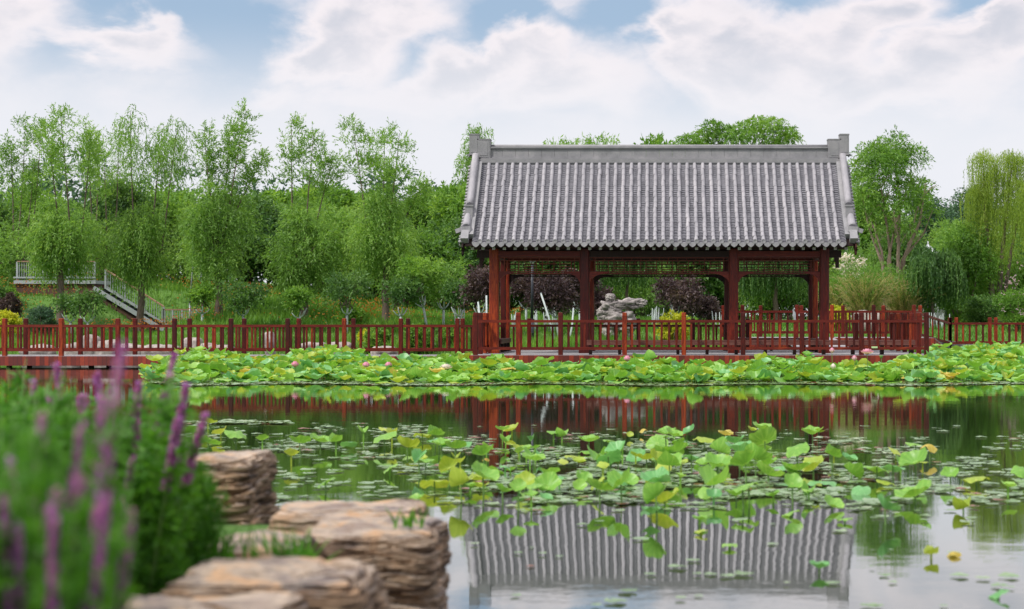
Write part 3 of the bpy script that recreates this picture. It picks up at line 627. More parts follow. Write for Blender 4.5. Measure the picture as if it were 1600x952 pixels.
# ------------------------------------------------------------------ foliage tools (numpy)
def unit(v): return v/np.maximum(np.linalg.norm(v, axis=-1, keepdims=True), 1e-9)
def rdir(rng, n): return unit(rng.normal(size=(n, 3)))
def leaf_quads(Pn, D, L, W, rng, flat=0.0):
    n = len(Pn); D = unit(D); S = rdir(rng, n)
    if flat: S = unit(S*np.array([1, 1, 1-flat]))
    S = unit(np.cross(D, S)); L = np.broadcast_to(L, (n,))[:, None]; W = np.broadcast_to(W, (n,))[:, None]
    V = np.stack([Pn, Pn+D*L*.45+S*W*.5, Pn+D*L, Pn+D*L*.45-S*W*.5], 1).reshape(-1, 3)
    return V, np.arange(4*n).reshape(n, 4)
def spray_leaves(B, D, length, k, droop, L, W, spread, tb, rng, flat=0.0):
    """k leaves along each spray starting at B, heading D and drooping"""
    n = len(B); t = (np.arange(k)+rng.random((n, k)))/k; ln = np.broadcast_to(length, (n,))[:, None, None]
    T = t[..., None]; g = np.array([0, 0, -1.0])
    pos = B[:, None, :]+D[:, None, :]*T*ln*(1-.35*droop*T)+g*(T**2)*ln*droop
    tan = unit(D[:, None, :]*(1-.7*droop*T)+g*2*T*droop)
    ld = unit(tan+rng.normal(size=(n, k, 3))*spread)
    tint = np.clip(np.broadcast_to(tb, (n,))[:, None]+rng.normal(size=(n, k))*.13, 0, 1)
    V, Fq = leaf_quads(pos.reshape(-1, 3), ld.reshape(-1, 3), L*(.7+.6*rng.random(n*k)), W*(.7+.6*rng.random(n*k)), rng, flat)
    return V, Fq, tint.ravel()
def join(parts):
    Vs, Fs, Ts = [], [], []; o_ = 0
    for V, Fq, T in parts: Vs.append(V); Fs.append(Fq+o_); Ts.append(T); o_ += len(V)
    return np.concatenate(Vs), np.concatenate(Fs), np.concatenate(Ts)
def blob_crown(blobs, n, k, length, droop, L, W, rng, spread=.55, up=.25, tintspan=.35, out=.8, sag=0):
    """blobs rows: x y z rx rz weight; sprays start inside each clump and point outwards"""
    bl = np.asarray(blobs, float); wgt = bl[:, 5]/bl[:, 5].sum(); idx = rng.choice(len(bl), n, p=wgt)
    u = rdir(rng, n); r = rng.random(n)**.5
    B = bl[idx, :3]+u*r[:, None]*np.stack([bl[idx, 3], bl[idx, 3], bl[idx, 4]], 1)
    D = unit(u*out+rng.normal(size=(n, 3))*.5+np.array([0, 0, up])); bt = rng.random(len(bl))
    tb = .5+(bt[idx]-.5)*tintspan+rng.normal(size=n)*.05
    return spray_leaves(B, D, length*(.6+.8*rng.random(n)), k, droop, L, W, spread, tb, rng)
def limbs_mesh(name, mtl, base, th, tr, tips, rng, lean=(0, 0), extra=None, n=8, twig=.018):
    mb = MB(); k = 6; top = Vector((lean[0], lean[1], th))
    pts = [Vector((lean[0]*(i/k)**1.3+rng.normal()*.02*(i > 0), lean[1]*(i/k)**1.3+rng.normal()*.02*(i > 0), -.3+(th+.3)*i/k)) for i in range(k+1)]
    mb.tube(pts, [tr*(1.35 if i == 0 else 1.12 if i == 1 else 1-.25*i/k) for i in range(k+1)], n)
    for (tx, ty, tz, r0) in tips:
        st = pts[-1-int(rng.random()*2.2)] if tz < th*2.2 else pts[-1]
        e_ = Vector((tx, ty, tz)); mid = st.lerp(e_, .45)+Vector((rng.normal()*.08, rng.normal()*.08, .12*(e_-st).length*(rng.random()-.1)))
        q = [st, st.lerp(mid, .5), mid, mid.lerp(e_, .5)+Vector((rng.normal()*.04, rng.normal()*.04, 0)), e_]
        mb.tube(q, [r0, r0*.8, r0*.6, r0*.42, twig*.6], 5, cap=False)
    return mb.mesh(name, mtl)
def tree_thing(name, loc, label, cat, group, trunk_me, crown_me, rz=0, s=1.0):
    root = empty(name, loc, label, cat, group, rz); root.scale = (s, s, s)
    obj('trunk', trunk_me, root); obj('crown', crown_me, root); return root

# ------------------------------------------------------------------ row of pollarded willows on the bank
def willow(px, Y, crown, shoots, style, label, seed, weep=.35, tr=.17, n_low=2300, head=1.0):
    """crown = (x0, x1, y0, y1) in photo pixels at distance Y, shoots = [(px top, py top, px foot, width px, weeping)]"""
    rng = np.random.default_rng(seed); x0 = PX(px, Y); z0 = gz(x0, Y); s = Y/F
    ccx = ((crown[0]+crown[1])/2-px)*s; hw = (crown[1]-crown[0])/2*s*.94; n_low = int(n_low*.78); weep = min(1., weep*1.5); zt = PZ(crown[2], Y)-z0; zb = PZ(crown[3], Y)-z0
    blobs = []
    for i in range(26):
        u = rdir(rng, 1)[0]*rng.random()**.35; zz = (zt+zb)/2+u[2]*(zt-zb)/2*.86; wz = 1-.45*max(0, (zz-(zt+zb)/2)/((zt-zb)/2))**2
        blobs.append((ccx+u[0]*hw*.80*wz, u[1]*hw*.80*wz, zz, .42+.25*rng.random(), .45+.3*rng.random(), 1))
    parts = [blob_crown(blobs, n_low, 9, .75, weep, .17, .042, rng, .5, .15, .5)]
    tips = [(b_[0], b_[1], b_[2], .05) for b_ in blobs[:14]]
    mbs = []
    for (tx, ty, fxp, wpx, wp) in shoots:
        foot = Vector(((fxp-px)*s, rng.normal()*.25, zb+(zt-zb)*.45)); top = Vector(((tx-px)*s, rng.normal()*.8, PZ(ty, Y)-z0-.2)); h = top.z-foot.z
        line = [foot.lerp(top, q)+Vector((math.sin(q*3+seed)*.08*h*.12, 0, 0)) for q in np.linspace(0, 1, 7)]
        mbs.append(line)
        bl = []
        nb = 9
        for j in range(nb):
            q = .55+.45*(j+.5)/nb; c_ = foot.lerp(top, q); wr = wpx*s*.5*(math.sin(math.pi*(.12+.80*(j+.5)/nb))**.7)
            for m_ in range(2): a_ = rng.random()*6.28; bl.append((c_.x+math.cos(a_)*wr*.72, c_.y+math.sin(a_)*wr*.72, c_.z+rng.normal()*.1, wr*.34+.05, .22, .3+.9*rng.random()))
        if wp: parts.append(blob_crown(bl, int(230*head), 12, 1.0, 1.0, .15, .036, rng, .28, .35, .4, out=.6))
        else: parts.append(blob_crown(bl, int(250*head), 8, .42, .12, .14, .042, rng, .6, .75, .4, out=.7))
        # thin regrowth along the bare pole
        bs = np.array([foot.lerp(top, q) for q in rng.random(26)*.6]); parts.append(spray_leaves(bs, unit(rng.normal(size=(26, 3))+[0, 0, .6]), .3, 6, .2, .12, .03, .5, .5, rng))
    mb = MB(); k = 6; th = zb+(zt-zb)*.30; top = Vector((rng.normal()*.10, rng.normal()*.1, th))
    pts = [Vector((top.x*(i/k)+.03*math.sin(i*1.9+seed), top.y*(i/k), -.3+(th+.3)*i/k)) for i in range(k+1)]
    mb.tube(pts, [tr*(1.3 if i == 0 else 1.1 if i == 1 else 1-.22*i/k) for i in range(k+1)], 9)
    for (tx, ty, tz, r0) in tips:
        e_ = Vector((tx, ty, tz)); st = pts[-1 if rng.random() < .6 else -2]; mid = st.lerp(e_, .5)+Vector((0, 0, .15))
        mb.tube([st, mid, e_], [r0, r0*.6, .012], 5, cap=False)
    for line in mbs:
        mb.tube([pts[-1]]+line, [.055, .045]+[.045*(1-.8*j/6) for j in range(1, 7)], 6, cap=False)
    V, Fq, T = join(parts)
    crown_me = np_mesh('crown', V, Fq, style, tint=T)
    return tree_thing('willow_tree', (x0, Y, z0), label, 'willow', 'pollarded willows in a row on the bank', mb.mesh('trunk', BARK), crown_me)
willow(95, 70, (34, 168, 305, 440), [(118, 172, 110, 50, 0), (152, 205, 122, 30, 0), (80, 190, 88, 34, 0)], L_WIL, 'pollarded willow with a wide round lower crown, in front of the white stair platform', 1, weep=.45, n_low=2700)
willow(218, 71, (176, 264, 315, 452), [(206, 168, 208, 50, 1), (250, 192, 232, 38, 1), (288, 186, 250, 44, 1)], L_WIL, 'willow with three drooping mop heads, standing in front of the sloping stair', 2, weep=.95, n_low=2500)
willow(343, 70, (284, 400, 268, 445), [(385, 165, 352, 38, 0), (353, 190, 348, 36, 0), (322, 195, 335, 30, 0), (398, 230, 356, 30, 0)], L_WIL, 'willow with fine feathery upright shoots, beside the hanging lamp', 3, weep=.40, n_low=2900)
willow(475, 70, (408, 535, 305, 465), [(452, 180, 458, 42, 0), (492, 204, 478, 46, 0), (512, 235, 484, 34, 0)], L_WIL, 'fourth willow of the row, with two narrow leafy poles and a dull green lower crown', 4, weep=.35, n_low=2700)
willow(602, 70, (538, 668, 288, 455), [(545, 184, 580, 46, 0), (602, 205, 598, 50, 0), (632, 208, 606, 52, 0), (655, 275, 612, 30, 0)], L_WIL, 'willow nearest the pavilion, with a broad leafy top leaning towards the roof', 5, weep=.35, n_low=2800)
willow(34, 76, (-20, 60, 345, 450), [(30, 180, 28, 44, 0), (60, 186, 45, 44, 0), (10, 215, 18, 34, 0), (50, 250, 40, 30, 0)], L_WIL, 'tall thin stemmed tree behind the white stair platform', 6, weep=.2, tr=.11, n_low=1100, head=.8)
willow(160, 80, (120, 215, 345, 440), [(150, 200, 150, 44, 0), (185, 190, 170, 44, 0), (130, 185, 140, 34, 0), (172, 240, 165, 28, 0)], L_WIL, 'slim pale leaved tree between the first and second willow, farther back', 7, weep=.2, tr=.10, n_low=900, head=.7)

# ------------------------------------------------------------------ wood behind
def round_tree_meshes(seed, Hh, Rr, mtl, base=.25, n=2600, L=.30, W=.13, tr=.16, droop=.2, nb=40, k=7, length=.8, up=.2, sl=1.0):
    rng = np.random.default_rng(seed); blobs = []
    for i in range(nb):
        u = rdir(rng, 1)[0]*rng.random()**.35; q = (u[2]+1)/2; zz = Hh*(base+(1-base)*(.06+.88*q)); wz = (1-.55*max(0, q-.45)**1.2*1.4)
        blobs.append((u[0]*Rr*.85*wz, u[1]*Rr*.85*wz, zz, Rr*.24+.2*rng.random(), Rr*.22+.2*rng.random(), 1))
    V, Fq, T = blob_crown(blobs, n, k, length*sl, droop, L, W, rng, .6, up, .6)
    tr_me = limbs_mesh('trunk', BARK, None, Hh*base*1.1, tr, [(b_[0], b_[1], b_[2], .06) for b_ in blobs[:16]], rng)
    return tr_me, np_mesh('crown', V, Fq, mtl, tint=T)
TM = [round_tree_meshes(20, 9, 2.6, L_MID, n=3200), round_tree_meshes(21, 9, 2.3, L_DEEP, n=3200, L=.26, W=.12), round_tree_meshes(22, 9, 3.0, L_MID, n=3200, L=.34, W=.15, droop=.1),
      round_tree_meshes(23, 9, 2.2, L_WIL, n=3000, L=.24, W=.06, droop=.7), round_tree_meshes(24, 9, 2.4, L_BLUE, n=3000, L=.2, W=.09)]
# (px, top row, distance, mesh, label)
WOOD = [(-25, 330, 92, 0, 'broad mid green tree at the frame edge behind the tall thin stems'), (25, 352, 98, 1, 'dark rounded tree behind the stair platform'), (85, 345, 95, 3, 'fine leaved tree behind the first willow crown'),
 (140, 350, 100, 1, 'dark tree filling the gap above the stair head'), (188, 335, 92, 0, 'mid green tree behind the slim pale leaved tree'), (240, 350, 98, 1, 'dark tree behind the three mop headed willow'),
 (272, 300, 93, 0, 'leafy tree showing between the mop heads and the feathery shoots'), (325, 330, 97, 1, 'dark tree mostly hidden by the feathery willow'), (392, 312, 96, 1, 'dark green tree showing right of the feathery willow'),
 (432, 304, 90, 2, 'bright broad leaved tree behind the fourth willow'), (500, 290, 97, 0, 'tall mid green tree between the fourth willow and the nearest one'), (532, 300, 91, 2, 'bright bushy tree between the two narrow leafy willows'),
 (585, 300, 98, 1, 'dark tree behind the willow nearest the pavilion'), (640, 315, 92, 0, 'mid green tree showing past the broad leafy willow top'), (688, 298, 95, 2, 'sunlit broad leaved tree left of the grey roof'),
 (722, 292, 90, 0, 'leafy tree touching the edge of the grey roof'), (700, 350, 84, 3, 'drooping fine leaved tree beside the roof corner'), (745, 184, 96, 3, 'tall tree whose tip shows above the left ridge ornament'),
 (815, 330, 92, 1, 'dark tree behind the first column gap of the pavilion'), (885, 205, 98, 3, 'tree whose pale top rises above the ridge, the narrower of two side by side'), (935, 198, 97, 3, 'tree whose feathery top rises above the middle of the ridge'),
 (985, 330, 90, 3, 'drooping tree seen through the wide middle bay'), (1028, 219, 100, 0, 'tree showing only a tuft above the ridge'), (1055, 330, 92, 1, 'dark tree seen behind the purple leaved plum in the middle bay'),
 (1190, 300, 88, 0, 'mid green tree seen through the bay beside the footbridge'), (1235, 310, 93, 1, 'dark tree behind the last bay of the pavilion'), (1290, 330, 94, 3, 'drooping tree behind the end column of the pavilion'),
 (1345, 300, 98, 0, 'mid green tree behind the many stemmed tree'), (1400, 325, 104, 3, 'fine leaved tree behind the bare stems'), (1482, 335, 100, 3, 'soft green tree between the many stemmed tree and the weeping willow'),
 (1600, 330, 100, 3, 'drooping green tree behind the weeping willow'), (1650, 300, 96, 0, 'mid green tree at the frame edge past the weeping willow'), (1550, 360, 92, 3, 'low drooping tree under the weeping willow'), (1452, 302, 108, 4, 'bluish green tree between the many stemmed tree and the gap in the trees'), (1502, 284, 112, 4, 'tallest bluish green tree, far behind, left of the weeping willow')]
for i, (px, py, Y, mi_, lab) in enumerate(WOOD):
    x = PX(px, Y); z = gz(x, Y); h = PZ(py, Y)-z; s = h/9*1.03
    if s > 1.15: r = tree_thing('woodland_tree', (x, Y, z), lab, 'tree', 'trees of the wood beyond the lawn', *TM[mi_], rz=i*1.7); r.scale = (.5 if px == 745 else .9, .9, s)
    else: r = tree_thing('woodland_tree', (x, Y, z), lab, 'tree', 'trees of the wood beyond the lawn', *TM[mi_], rz=i*1.7); r.scale = (max(s, .82), max(s, .82), s)
# a lower storey of bushy trees closes the view under the crowns
UND = [round_tree_meshes(30, 4.6, 2.3, L_DEEP, base=.06, n=2600, L=.2, W=.09, tr=.07, nb=34), round_tree_meshes(31, 4.6, 2.3, L_MID, base=.06, n=2600, L=.22, W=.10, tr=.07, nb=34), round_tree_meshes(32, 4.6, 2.1, L_WIL, base=.05, n=2400, L=.2, W=.045, tr=.07, nb=30, droop=.8)]
where = ['left of the first willow', 'under the first willow', 'above the white stair', 'behind the second willow trunk', 'behind the hanging lamp', 'behind the third willow trunk', 'right of the third willow', 'behind the fourth willow trunk', 'between the last two willows', 'behind the last willow trunk',
         'right of the last willow', 'left of the pavilion corner', 'behind the first columns', 'behind the tall lamp post', 'behind the second column', 'behind the scholar rock', 'behind the middle bay', 'behind the golden bush', 'behind the third column', 'seen through the last bay', 'behind the end column', 'behind the tan shrub', 'behind the dark weeping bush', 'under the weeping willow', 'past the weeping willow']
for i in range(25):
    px = -20+i*68; Y = 82+(i*37 % 5)*1.1; x = PX(px, Y); z = gz(x, Y)
    tm = UND[(i*7) % 3] if px < 700 or px > 1280 else UND[0 if i % 3 else 2]
    r = tree_thing('understorey_tree', (x, Y, z), 'low bushy tree with leaves to the ground, '+where[i], 'tree', 'low bushy trees under the wood', *tm, rz=i*2.3); s = .9+.22*((i*13) % 5)/4; r.scale = (s*1.05, s*1.05, s)
# far belt of trees closing the horizon
rng = np.random.default_rng(77); parts = []
bl = []
for i in range(150):
    x = -62+i*.83+rng.normal()*.6; hh = (6.5 if x < 8 else 8.0)+rng.normal()*.9+1.0*math.sin(x*.25); Y = 112+rng.random()*9; zz = gz(x, Y)
    for j in range(4): bl.append((x+rng.normal()*.9, Y+rng.normal(), zz+hh*(j+.7)/4, 1.3, 1.25, 1))
V, Fq, T = blob_crown(bl, 16000, 6, 1.0, .2, .42, .2, rng, .6, .2, .6)
tag(obj('distant_wood', np_mesh('distant_wood', V, Fq, L_BLUE, tint=T)), 'bluish green belt of trees closing the view far behind the lawn', 'wood', kind='stuff')

# broad pinnate tree over the ridge
rng = np.random.default_rng(41); Y = 86; x0 = PX(1150, Y); z0 = gz(x0, Y); bl = []; tips = []
for px, py, rr in ((1075, 222, .55), (1100, 212, .55), (1112, 198, .55), (1135, 205, .6), (1150, 216, .6), (1165, 195, .6), (1185, 190, .6), (1205, 196, .65), (1222, 208, .55), (1232, 218, .45), (1180, 212, .7), (1205, 222, .7), (1120, 224, .6), (1095, 232, .7), (1150, 235, .9), (1200, 240, .9), (1130, 250, .9), (1180, 260, 1.0), (1150, 290, 1.1)):
    q = ((px-1150)*Y/F, rng.normal()*.8, PZ(py, Y)-z0); bl.append((*q, rr*.85, rr*.28, 1)); tips.append((*q, .06))
V, Fq, T = blob_crown(bl, 1500, 12, .55, .45, .17, .055, rng, .55, .05, .4, out=1.0)
tree_thing('spreading_tree', (x0, Y, z0), 'tree with layered fern like branches spreading above the ridge', 'tree', None, limbs_mesh('trunk', BARK, None, 7.5, .2, tips, rng), np_mesh('crown', V, Fq, L_MID, tint=T))

# many stemmed tree right of the roof
rng = np.random.default_rng(42); Y = 76; x0 = PX(1395, Y); z0 = gz(x0, Y); bl = []; s = Y/F
for i in range(34):
    a_ = rng.random()*math.pi*2; rr = rng.random()**.5
    px = 1398+math.cos(a_)*rr*70; py = 285+math.sin(a_)*rr*52-12*math.cos((px-1375)/40)
    bl.append(((px-1395)*s, rng.normal()*1.0, PZ(py, Y)-z0, .55, .38, 1.2))
for i in range(20): px = 1330+rng.random()*135; bl.append(((px-1395)*s, rng.normal()*.9, PZ(325+rng.random()*40, Y)-z0, .45, .3, .25))
V, Fq, T = blob_crown(bl, 2500, 8, .55, .35, .17, .05, rng, .55, .25, .45)
mb = MB()
for (fx_, tx, ty, r0, bend) in ((1385, 1345, 300, .08, -.5), (1390, 1372, 270, .07, .2), (1398, 1402, 250, .09, .5), (1402, 1440, 290, .10, .9), (1405, 1455, 330, .06, .8), (1392, 1415, 300, .07, -.4), (1380, 1360, 320, .06, .3), (1400, 1390, 320, .06, .3)):
    f0 = Vector(((fx_-1395)*s, rng.normal()*.15, -.3)); f1 = Vector(((fx_-1395)*s*1.3+bend*.25, rng.normal()*.3, (PZ(400, Y)-z0)*(.8+.3*rng.random()))); e_ = Vector(((tx-1395)*s, rng.normal()*.8, PZ(ty, Y)-z0))
    mb.tube([f0, f0.lerp(f1, .5)+Vector((.05, 0, 0)), f1, f1.lerp(e_, .5)+Vector((bend*.3, 0, 0)), e_], [r0*1.3, r0*1.1, r0, r0*.6, .02], 7, cap=False)
    for q in range(5):
        p_ = f1.lerp(e_, .2+.15*q); e2 = p_+Vector((float(np.clip(rng.normal()*.6, -.7, .7)), rng.normal()*.5, .4+rng.random()*.7)); mb.tube([p_, p_.lerp(e2, .5)+Vector((0, 0, .1)), e2], [r0*.4, r0*.25, .01], 5, cap=False)
tree_thing('multi_stemmed_tree', (x0, Y, z0), 'tree of several pale bare stems with leafy top, right of the roof', 'tree', None, mb.mesh('trunk', BARKL), np_mesh('crown', V, Fq, L_MID, tint=T))

# weeping willow with hanging yellow green strands
def weeping(px, Y, heads, label, seed, mtl, trunks, lenm, group=None, n=420, L=.13, W=.024, k=26):
    rng = np.random.default_rng(seed); x0 = PX(px, Y); z0 = gz(x0, Y); s = Y/F; parts = []; mb = MB()
    for (hx, hy, wpx) in heads:
        c_ = np.array([(hx-px)*s, rng.normal()*.5, PZ(hy, Y)-z0]); wr = wpx*s*.5
        B = c_+rdir(rng, n)*np.array([wr, wr, .35])*rng.random((n, 1))**.5; D = unit(np.stack([rng.normal(size=n)*.6, rng.normal(size=n)*.6, .25+rng.random(n)*.5], 1))
        ln = lenm*(.35+.75*rng.random(n)); cl_ = .5+.22*np.sin(B[:, 0]*7+seed)+.1*rng.normal(size=n)
        # strands: a short arc out and then straight down
        B[:, 2] -= ((B[:, 0]-c_[0])/max(wr, .1))**2*.75; ln = ln*(1-.35*((B[:, 0]-c_[0])/max(wr, .1))**2)
        t = (np.arange(k)+rng.random((n, k)))/k; T = t[..., None]; arc = np.minimum(T*4, 1)
        pos = B[:, None, :]+D[:, None, :]*np.array([.55, .55, .45])*(1-(1-arc)**2)+np.array([0, 0, -1])*np.maximum(0, T-.12)*ln[:, None, None]
        pos[..., 0] += .05*np.sin(pos[..., 2]*2+B[:, None, 0]*5)
        ld = unit(np.array([0, 0, -1.])+rng.normal(size=(n, k, 3))*.28)
        V, Fq = leaf_quads(pos.reshape(-1, 3), ld.reshape(-1, 3), L*(.7+.6*rng.random(n*k)), W*(.7+.6*rng.random(n*k)), rng)
        parts.append((V, Fq, np.clip(np.repeat(cl_, k)+rng.normal(size=n*k)*.1, 0, 1)))
    for (fx_, tx, ty, r0) in trunks:
        f0 = Vector(((fx_-px)*s, 0, -.3)); e_ = Vector(((tx-px)*s, rng.normal()*.3, PZ(ty, Y)-z0)); m_ = f0.lerp(e_, .5)+Vector((rng.normal()*.15, 0, 0))
        mb.tube([f0, f0.lerp(m_, .5), m_, m_.lerp(e_, .5)+Vector((rng.normal()*.1, 0, 0)), e_], [r0*1.3, r0, r0*.8, r0*.5, .03], 8, cap=False)
    V, Fq, T = join(parts)
    return tree_thing('weeping_willow', (x0, Y, z0), label, 'willow', group, mb.mesh('trunk', BARK), np_mesh('crown', V, Fq, mtl, tint=T))
weeping(1560, 80, [(1535, 248, 34), (1575, 246, 40), (1605, 250, 40), (1550, 275, 50), (1590, 290, 60), (1525, 300, 30), (1565, 330, 70), (1620, 320, 50), (1540, 370, 60)], 'tall weeping willow with yellow green hanging strands', 51, L_YEL, [(1553, 1536, 260, .16), (1556, 1580, 262, .14), (1562, 1605, 270, .10)], 3.4, n=230)
weeping(1640, 78, [(1640, 262, 60), (1610, 300, 50), (1660, 300, 60)], 'second weeping willow, cut by the frame edge', 52, L_YEL, [(1640, 1640, 280, .16)], 3.6, n=220)
weeping(1462, 74, [(1444, 398, 30), (1436, 415, 26), (1456, 425, 34), (1480, 405, 34), (1448, 440, 26), (1490, 430, 26), (1470, 420, 34)], 'dark green drooping bushy tree in front of the white tent', 53, L_DEEP, [(1462, 1465, 400, .09)], 1.6, n=300, W=.045)
weeping(1190, 80, [(1170, 415, 50), (1205, 400, 60), (1235, 410, 50)], 'drooping tree seen under the lattice of the last bay', 54, L_DEEP, [(1216, 1214, 420, .16)], 2.2, n=380, W=.04)
weeping(985, 78, [(950, 400, 60), (1000, 390, 70), (970, 380, 50)], 'drooping tree seen under the lattice of the middle bay', 55, L_DEEP, [(985, 985, 400, .1)], 2.3, n=380, W=.04)
r_ = round_tree_meshes(60, 5.6, 1.5, L_MID, base=.1, n=2600, L=.16, W=.05, tr=.08, nb=34, droop=.3); x = PX(1512, 80)
tree_thing('bushy_tree', (x, 80, gz(x, 80)), 'fresh green bushy tree left of the tall weeping willow', 'tree', None, *r_)
# tan twiggy shrub
for (px, Y, w_, h_, lab, sd_) in ((1352, 72, .95, 4.2, 'tall twiggy tan and olive shrub behind the footbridge', 61), (1412, 74, .9, 3.9, 'olive twiggy shrub around the bare stems', 62), (1312, 74, .7, 3.4, 'thin twiggy shrub beside the end column', 63)):
    rng = np.random.default_rng(sd_); x = PX(px, Y); z = gz(x, Y); n = 620
    a_ = rng.random(n)*6.28; ln = h_*(.35+.65*rng.random(n)); lm_ = (.05+.42*rng.random(n))*w_; D = unit(np.stack([np.cos(a_)*lm_, np.sin(a_)*lm_, np.ones(n)], 1)+rng.normal(size=(n, 3))*.10)
    B = np.stack([np.cos(a_)*.25*rng.random(n), np.sin(a_)*.25*rng.random(n), np.zeros(n)], 1)
    V1, F1, T1 = spray_leaves(B, D, ln, 40, .30, .15, .015, .30, .35+.5*rng.random(n), rng)
    V2, F2, T2 = spray_leaves(B+D*ln[:, None]*.4, D, ln*.6, 16, .35, .12, .03, .7, .45, rng)
    root = empty('twiggy_shrub', (x, Y, z), lab, 'shrub', 'twiggy shrubs right of the pavilion')
    obj('twigs', np_mesh('twigs', V1, F1, L_TAN, tint=T1), root); obj('foliage', np_mesh('foliage', V2, F2, L_MID, tint=T2), root)

# ------------------------------------------------------------------ small trees, bushes
def sapling(px, Y, toppy, crpx, label, seed, mtl=L_MID, white=1.0, cw=None, name='young_tree', group='young trees with whitewashed stems', lean=0, dens=1.0, forks=4):
    rng = np.random.default_rng(seed); x = PX(px, Y); z = gz(x, Y); s = Y/F; h = PZ(toppy, Y)-z; cr = crpx*s; root = empty(name, (x, Y, z), label, 'tree', group)
    hw = min(h*.42, white); mb = MB(); fk = Vector((lean*.5, 0, hw*.75)); mb.tube([(0, 0, -.2), (lean*.25, 0, hw*.4), fk], [.07, .055, .05], 7)
    tips = []
    for j in range(forks):
        a_ = j*2*math.pi/forks+rng.random(); e_ = Vector((lean+math.cos(a_)*.32, math.sin(a_)*.3, hw+.25*rng.random())); mb.tube([fk, fk.lerp(e_, .5)+Vector((math.cos(a_)*.05, 0, -.03)), e_], [.035, .028, .02], 5); tips.append(e_)
    mb.build('whitewashed_stem', WASH, root)
    mb = MB(); bl = []
    for e_ in tips:
        for q in range(3):
            a_ = rng.random()*6.28; c_ = Vector((lean+math.cos(a_)*cr*.6, math.sin(a_)*cr*.6, h-cr*(.3+.9*rng.random()))); mb.tube([e_, e_.lerp(c_, .5)+Vector((0, 0, .08)), c_], [.02, .014, .006], 5, cap=False); bl.append((*c_, cr*.42, cr*.36, 1))
    mb.build('branches', BARK if mtl != L_PURP else DARKW, root)
    V, Fq, T = blob_crown(bl, int(420*dens), 7, .32, .2, .13, .06, rng, .6, .3, .5); obj('crown', np_mesh('crown', V, Fq, mtl, tint=T), root)
    return root
sapling(112, 66, 462, 18, 'leaning whitewashed young tree left of the forked one, under the first willow', 101, L_DEEP, .9, lean=-.1, dens=.45)
sapling(137, 65, 456, 22, 'widely forked whitewashed young tree at the foot of the white stair', 102, L_DEEP, .9, dens=.45)
sapling(316, 68, 450, 16, 'slender whitewashed young tree beside the stair landing', 103, L_MID, .9)
sapling(380, 66, 435, 34, 'whitewashed young tree with a dark crown between the third and fourth willow', 104, L_DEEP, .8)
sapling(468, 66, 450, 20, 'small whitewashed young tree just left of the fourth willow trunk', 105, L_MID, .8)
sapling(542, 66, 430, 36, 'straight whitewashed young tree midway between the last two willows', 106, L_DEEP, 1.1)
sapling(626, 66, 435, 28, 'forked whitewashed young tree right of the willow nearest the pavilion', 107, L_DEEP, 1.0)
sapling(668, 67, 400, 30, 'thin bent whitewashed young tree with a tall sparse crown', 108, L_MID, 1.5, lean=-.35)
sapling(693, 68, 410, 40, 'bushy whitewashed young tree near the pavilion corner', 109, L_WIL, 1.2)
sapling(717, 66, 440, 18, 'last whitewashed young tree before the pavilion corner', 110, L_DEEP, 1.2)
G_ = 'purple leaved plum trees behind the pavilion'
sapling(750, 64, 420, 34, 'purple leaved plum tree at the outer corner of the pavilion', 111, L_PURP, 1.4, name='plum_tree', group=G_, dens=1.6)
sapling(822, 70, 428, 24, 'small purple leaved plum tree behind the tall lamp post', 112, L_PURP, 1.0, name='plum_tree', group=G_, dens=1.6)
sapling(874, 64, 432, 36, 'largest purple leaved plum tree, on a leaning pale stem left of the second column', 113, L_PURP, 1.5, name='plum_tree', group=G_, lean=-.3, dens=1.9)
sapling(906, 68, 425, 28, 'purple leaved plum tree directly behind the second column', 114, L_PURP, 1.0, name='plum_tree', group=G_, dens=1.3)
sapling(935, 68, 455, 26, 'low purple leaved plum tree just left of the scholar rock', 115, L_PURP, 1.0, name='plum_tree', group=G_, dens=1.3)
sapling(1058, 67, 432, 36, 'purple leaved plum tree above the golden bush in the middle bay', 116, L_PURP, 1.2, name='plum_tree', group=G_, dens=1.9)
sapling(1095, 68, 462, 24, 'low purple leaved plum tree left of the third column', 117, L_PURP, .8, name='plum_tree', group=G_, dens=1.3)
# leaning whitewashed poles
for (x0_, y0_, x1_, y1_, lab) in ((868, 545, 845, 458, 'leaning whitewashed pole left of the plum stem, tallest of the props'), (889, 500, 896, 482, 'short whitewashed pole next to the second column'), (752, 500, 747, 472, 'short whitewashed pole at the pavilion corner, leaning outwards'), (758, 505, 760, 462, 'upright whitewashed pole at the pavilion corner')):
    a_, b_ = P(x0_, y0_, 62.5), P(x1_, y1_, 63); a_.z = gz(a_.x, a_.y)-.1; mb = MB(); mb.tube([(0, 0, 0), (b_-a_)*.5+Vector((.04, 0, 0)), b_-a_], [.045, .04, .034], 8); o_ = mb.build('tree_prop', WASH, None, a_); tag(o_, lab, 'pole', 'whitewashed poles propping the plum trees')
